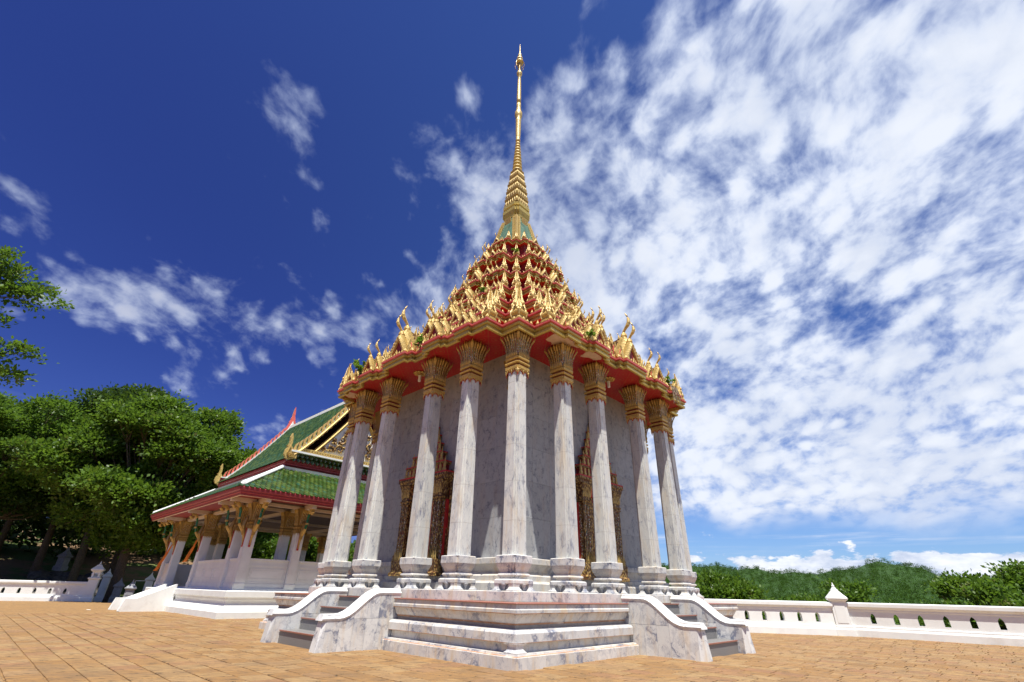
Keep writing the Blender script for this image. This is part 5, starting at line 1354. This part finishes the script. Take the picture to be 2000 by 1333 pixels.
gtree('tree with dense low crown behind the left wall shading the dirt slope', -41.0, 86, -41.4, 7.5, 19.0, 8.0, 16, .6, 'leaf_dark', 34, 2.8, .4, 30000, GL)
gtree('tall slope tree whose crown shows left of the dark rounded tree', -43.8, 96, -43.2, 11, 27, 9, 18, .7, 'leaf_dark', 35, 3., .4, 30000, GL)
gtree('shaded tree directly behind the gate posts', -36.0, 84, -36.2, 5, 18, 8, 15, .6, 'leaf_dark', 36, 2.8, .4, 30000, GL)
gtree('tree beyond the left end of the pavilion roof', -31.5, 80, -31.8, 3.5, 16.5, 7.5, 14, .6, 'leaf', 37, 2.6, .35, 26000, GL)
gtree('tree seen through the open bays of the pavilion', -26.0, 72, -26.5, 1.5, 11.5, 6.5, 14, .55, 'leaf', 38, 2.4, .3, 26000, GL)
gtree('bright shrubby tree seen between the pavilion and the temple columns', -19.5, 66, -19.8, .5, 8.0, 5.5, 12, .5, 'leaf_fresh', 39, 2., .3, 22000, GL)
# woods closing the slope
C = []; rgw = random.Random(77)
for i in range(210):
    az = rgw.uniform(-60, -15); D = rgw.uniform(94, 140); x, y = polar(az, D); z = terr_h(x, y); k = rgw.uniform(3.2, 5.2)
    top = 15 if az < -34 else 9
    for h in (rgw.uniform(1., 3.), rgw.uniform(3.5, 8), rgw.uniform(6, top)): C.append((x, y, z+h, k, k, k*.75))
leaf_cloud('woods', C, 95000, .90, 'leaf_dark', 91, None, None, kind='stuff', label='dark woods closing the slope behind the left trees', category='woods')
# overhanging tree at the upper left: trunk stands outside the frame
def at45(pts, f=2.82):
    return [(CAM.x+(x-CAM.x)*f, CAM.y+(y-CAM.y)*f, 1.6+(z-1.6)*f) for x, y, z in pts]
tips = at45([(-18.0, -10.3, 11.4), (-17.7, -9.9, 11.0), (-18.1, -10.3, 10.7), (-17.1, -9.1, 10.6), (-17.4, -9.5, 10.3), (-17.9, -10.1, 10.1), (-18.0, -10.4, 9.6), (-18.2, -10.5, 8.9), (-17.7, -9.9, 9.2), (-16.9, -8.9, 8.4), (-17.4, -9.5, 8.0), (-17.9, -10.0, 8.2), (-17.1, -9.1, 7.55), (-18.1, -10.2, 7.6), (-19.2, -11.5, 10.2), (-19.6, -12, 8.6), (-19.2, -11.4, 11.5), (-20.2, -12.4, 9.8)])
bx, by = -60., 13.2
root = empty('tree', None, TR(bx, by, 0), label='tree whose two leafy branches reach in from the upper left corner', category='tree')
m = MB(); m.tube([(0, 0, -.4), (.2, .2, 8), (0, 0, 16), (.4, .3, 25)], [.7, .58, .42, .25], 8, 'bark')
CL = []
for i, (x, y, z) in enumerate(tips):
    p = Vector((x-bx, y-by, z)); a = Vector((.2, .1, 17. if z < 24.5 else 22.)); mid = a.lerp(p, .55)+Vector((0, 0, .8)); m.tube([a, mid, p], [.14, .08, .03], 5, 'twig')
    CL.append((p.x, p.y, p.z, 1.6, 1.6, .55))
obj('trunk', m, root, smooth=True); leaf_cloud('crown', CL, 7500, .44, 'leaf', 93, root, flat=.35)
# trees beyond the right wall
GRT = 'trees below the terrace beyond the right wall'
gtree('dark glossy tree standing right beside the temple at the near end of the right wall', 22.3, 40, 22.6, -3.5, 3.5, 2.6, 12, .34, 'leaf', 51, 1.3, .25, 34000, GRT)
gtree('low bushy tree behind the middle of the near wall section', 27.6, 44, 27.4, -3.5, 2.1, 3.0, 11, .34, 'leaf_fresh', 52, 1.2, .2, 26000, GRT)
gtree('small round-topped tree just left of the white wall post', 30.6, 46, 30.3, -3.5, 2.1, 2.6, 9, .34, 'leaf', 53, 1.2, .2, 22000, GRT)
gtree('sparse open-branched tree rising behind the white wall post', 33.6, 50, 33.6, -2.5, 3.1, 3.8, 13, .34, 'leaf_fresh', 54, 1.0, .2, 12000, GRT)
gtree('thin airy tree right of the white wall post', 36.6, 52, 36.3, -3.0, 2.1, 2.2, 7, .34, 'leaf_fresh', 55, .95, .2, 7500, GRT)
gtree('low thin shrub tree showing only its top over the right wall section', 39.6, 46, 39.6, -3.5, 2.0, 2.8, 8, .32, 'leaf_fresh', 56, 1.0, .18, 9000, GRT)
gtree('large layered tree at the right edge of the view', 46.3, 46, 45.6, -4.0, 4.2, 5.0, 20, .36, 'leaf', 57, 1.35, .35, 46000, GRT)
gtree('lower layered tree just left of the tree at the right edge', 42.3, 50, 42.6, -4.0, 2.9, 3.0, 10, .36, 'leaf', 58, 1.2, .25, 20000, GRT)
C = []; rgw = random.Random(78)
for i in range(120):
    az = rgw.uniform(14, 62); D = rgw.uniform(62, 120); x, y = polar(az, D); k = rgw.uniform(2.4, 4.2)
    zt = 1.6 - D*.008 - rgw.uniform(.8, 4.5); C.append((x, y, zt-k*.7, k, k, k*.7))
leaf_cloud('thicket', C, 48000, .44, 'leaf', 95, None, None, kind='stuff', label='thicket of lower trees filling the valley beyond the right wall', category='thicket')

# ================================================================== HILLS
RID = [(-180, 0), (-40, 0), (-20, 20), (0, 38), (12, 41), (20.5, 40.5), (25.2, 37.6), (28, 34), (30.5, 31.5), (33.9, 34.5), (37.2, 44), (39.7, 37), (42.1, 25), (44.4, 16.8), (47, 12), (60, 8), (90, 0), (180, 0)]
def ridge(az):
    for (a, za), (b, zb) in zip(RID, RID[1:]):
        if a <= az <= b: t = (az-a)/(b-a); t = t*t*(3-2*t)*.5+t*.5; return za+(zb-za)*t
    return 0
def hill_z(az, D):
    r = ridge(az)+1.5*math.sin(az*1.9+1)+.8*math.sin(az*4.7); t = (D-300)/400
    if D <= 700: f = max(0, t)**1.35; spur = 3.*math.sin(az*1.1+D*.011)*max(0, t)*(1-t)*2.5
    else: f = 1-.35*(D-700)/300; spur = 0
    return -16+(r-4+16)*f+spur
def make_hills():
    m = MB(); A = [a*1.0 for a in range(-30, 92)]; Dn = [300, 340, 380, 420, 460, 500, 540, 580, 620, 660, 700, 760, 850, 1000]; vs = []
    for D in Dn:
        for a in A: x, y = polar(a, D); vs.append((x, y, hill_z(a, D) if ridge(a) > 1 else -16))
    k = len(A); m.add(vs, [(j*k+i, j*k+i+1, (j+1)*k+i+1, (j+1)*k+i) for j in range(len(Dn)-1) for i in range(k-1)], 'leaf_hill'); obj('hills', m, None, smooth=True, kind='structure')
    rg = random.Random(8); C = []
    for i in range(9500):
        a = rg.uniform(17, 52); D = rg.uniform(380, 712)
        x, y = polar(a, D); k = rg.uniform(1.3, 2.9); C.append((x, y, hill_z(a, D)+k*.5, k*1.1, k*1.1, k*.95))
    leaf_cloud('hill_forest', C, 210000, .85, 'leaf_hill', 97, None, None, flat=.8, kind='stuff', label='forest canopy covering the distant hills', category='forest')
make_hills()

# ================================================================== rocks, steps and small shrine on the shaded slope
rgr = random.Random(4); bmr = bmesh.new()
for i in range(46):
    a = rgr.uniform(-40.8, -36.4); x, y = polar(a, rgr.uniform(75, 88)); r = rgr.uniform(.35, 1.1)
    g = bmesh.ops.create_icosphere(bmr, subdivisions=2, radius=r)
    for v in g['verts']:
        k = 1+.35*math.sin(v.co.x*2.3/r+i)*math.cos(v.co.y*2.9/r+i*2)+rgr.uniform(-.1, .1); v.co = v.co*k; v.co.z *= .62; v.co += Vector((x, y, terr_h(x, y)+r*.25))
mer = bpy.data.meshes.new('rock_pile'); bmr.to_mesh(mer); bmr.free(); mer.materials.append(M['rock'])
obj('rock_pile', mer, None, kind='stuff', label='heaps of dark boulders either side of the stone steps', category='rocks')
x, y = polar(-38.6, 80); st = empty('stone_steps', None, TR(x, y, terr_h(x, y)) @ RZ(math.radians(38)), label='rough stone steps climbing the shaded slope behind the left wall', category='steps')
for i in range(8):
    m = MB(); m.box(-1.6, 1.6, i*.42, i*.42+.55, -.4, .16+.19*i, 'rock', None, .02); obj('step', m, st)
x, y = polar(-39.5, 90); z = terr_h(x, y); m = MB(); m.sweep(rect(.45), [(.1, -.3), (.1, .3), (0, .35), (0, 1.3), (.15, 1.4), (.15, 1.5), (-.1, 1.8), (-.3, 2.2), (-.4, 2.6)], 'grey_stone'); o = obj('shrine', m, None, TR(x, y, z+.2)); o['label'] = 'small pale stone shrine above the steps on the shaded slope'; o['category'] = 'shrine'
# small house with an orange roof far behind the pavilion
x, y = polar(-14.4, 62); h = empty('house', None, TR(x, y, terr_h(x, y)-.2) @ RZ(.5), label='distant house with orange tiled roof glimpsed between pavilion and temple columns', category='house')
m = MB(); m.box(-4, 4, -3, 3, 0, 3.4, 'white'); obj('wall', m, h)
m = MB(); m.add([(-4.6, -3.6, 3.3), (4.6, -3.6, 3.3), (4.6, 0, 5.3), (-4.6, 0, 5.3), (4.6, 3.6, 3.3), (-4.6, 3.6, 3.3)], [(0, 1, 2, 3), (3, 2, 4, 5), (0, 3, 5), (1, 4, 2)], 'orange_tile'); obj('roof', m, h)
for xx in (-2.2, 0, 2.2):
    m = MB(); m.box(xx-.5, xx+.5, -3.06, -2.98, 1.2, 2.5, 'rail_wood'); obj('window', m, h)
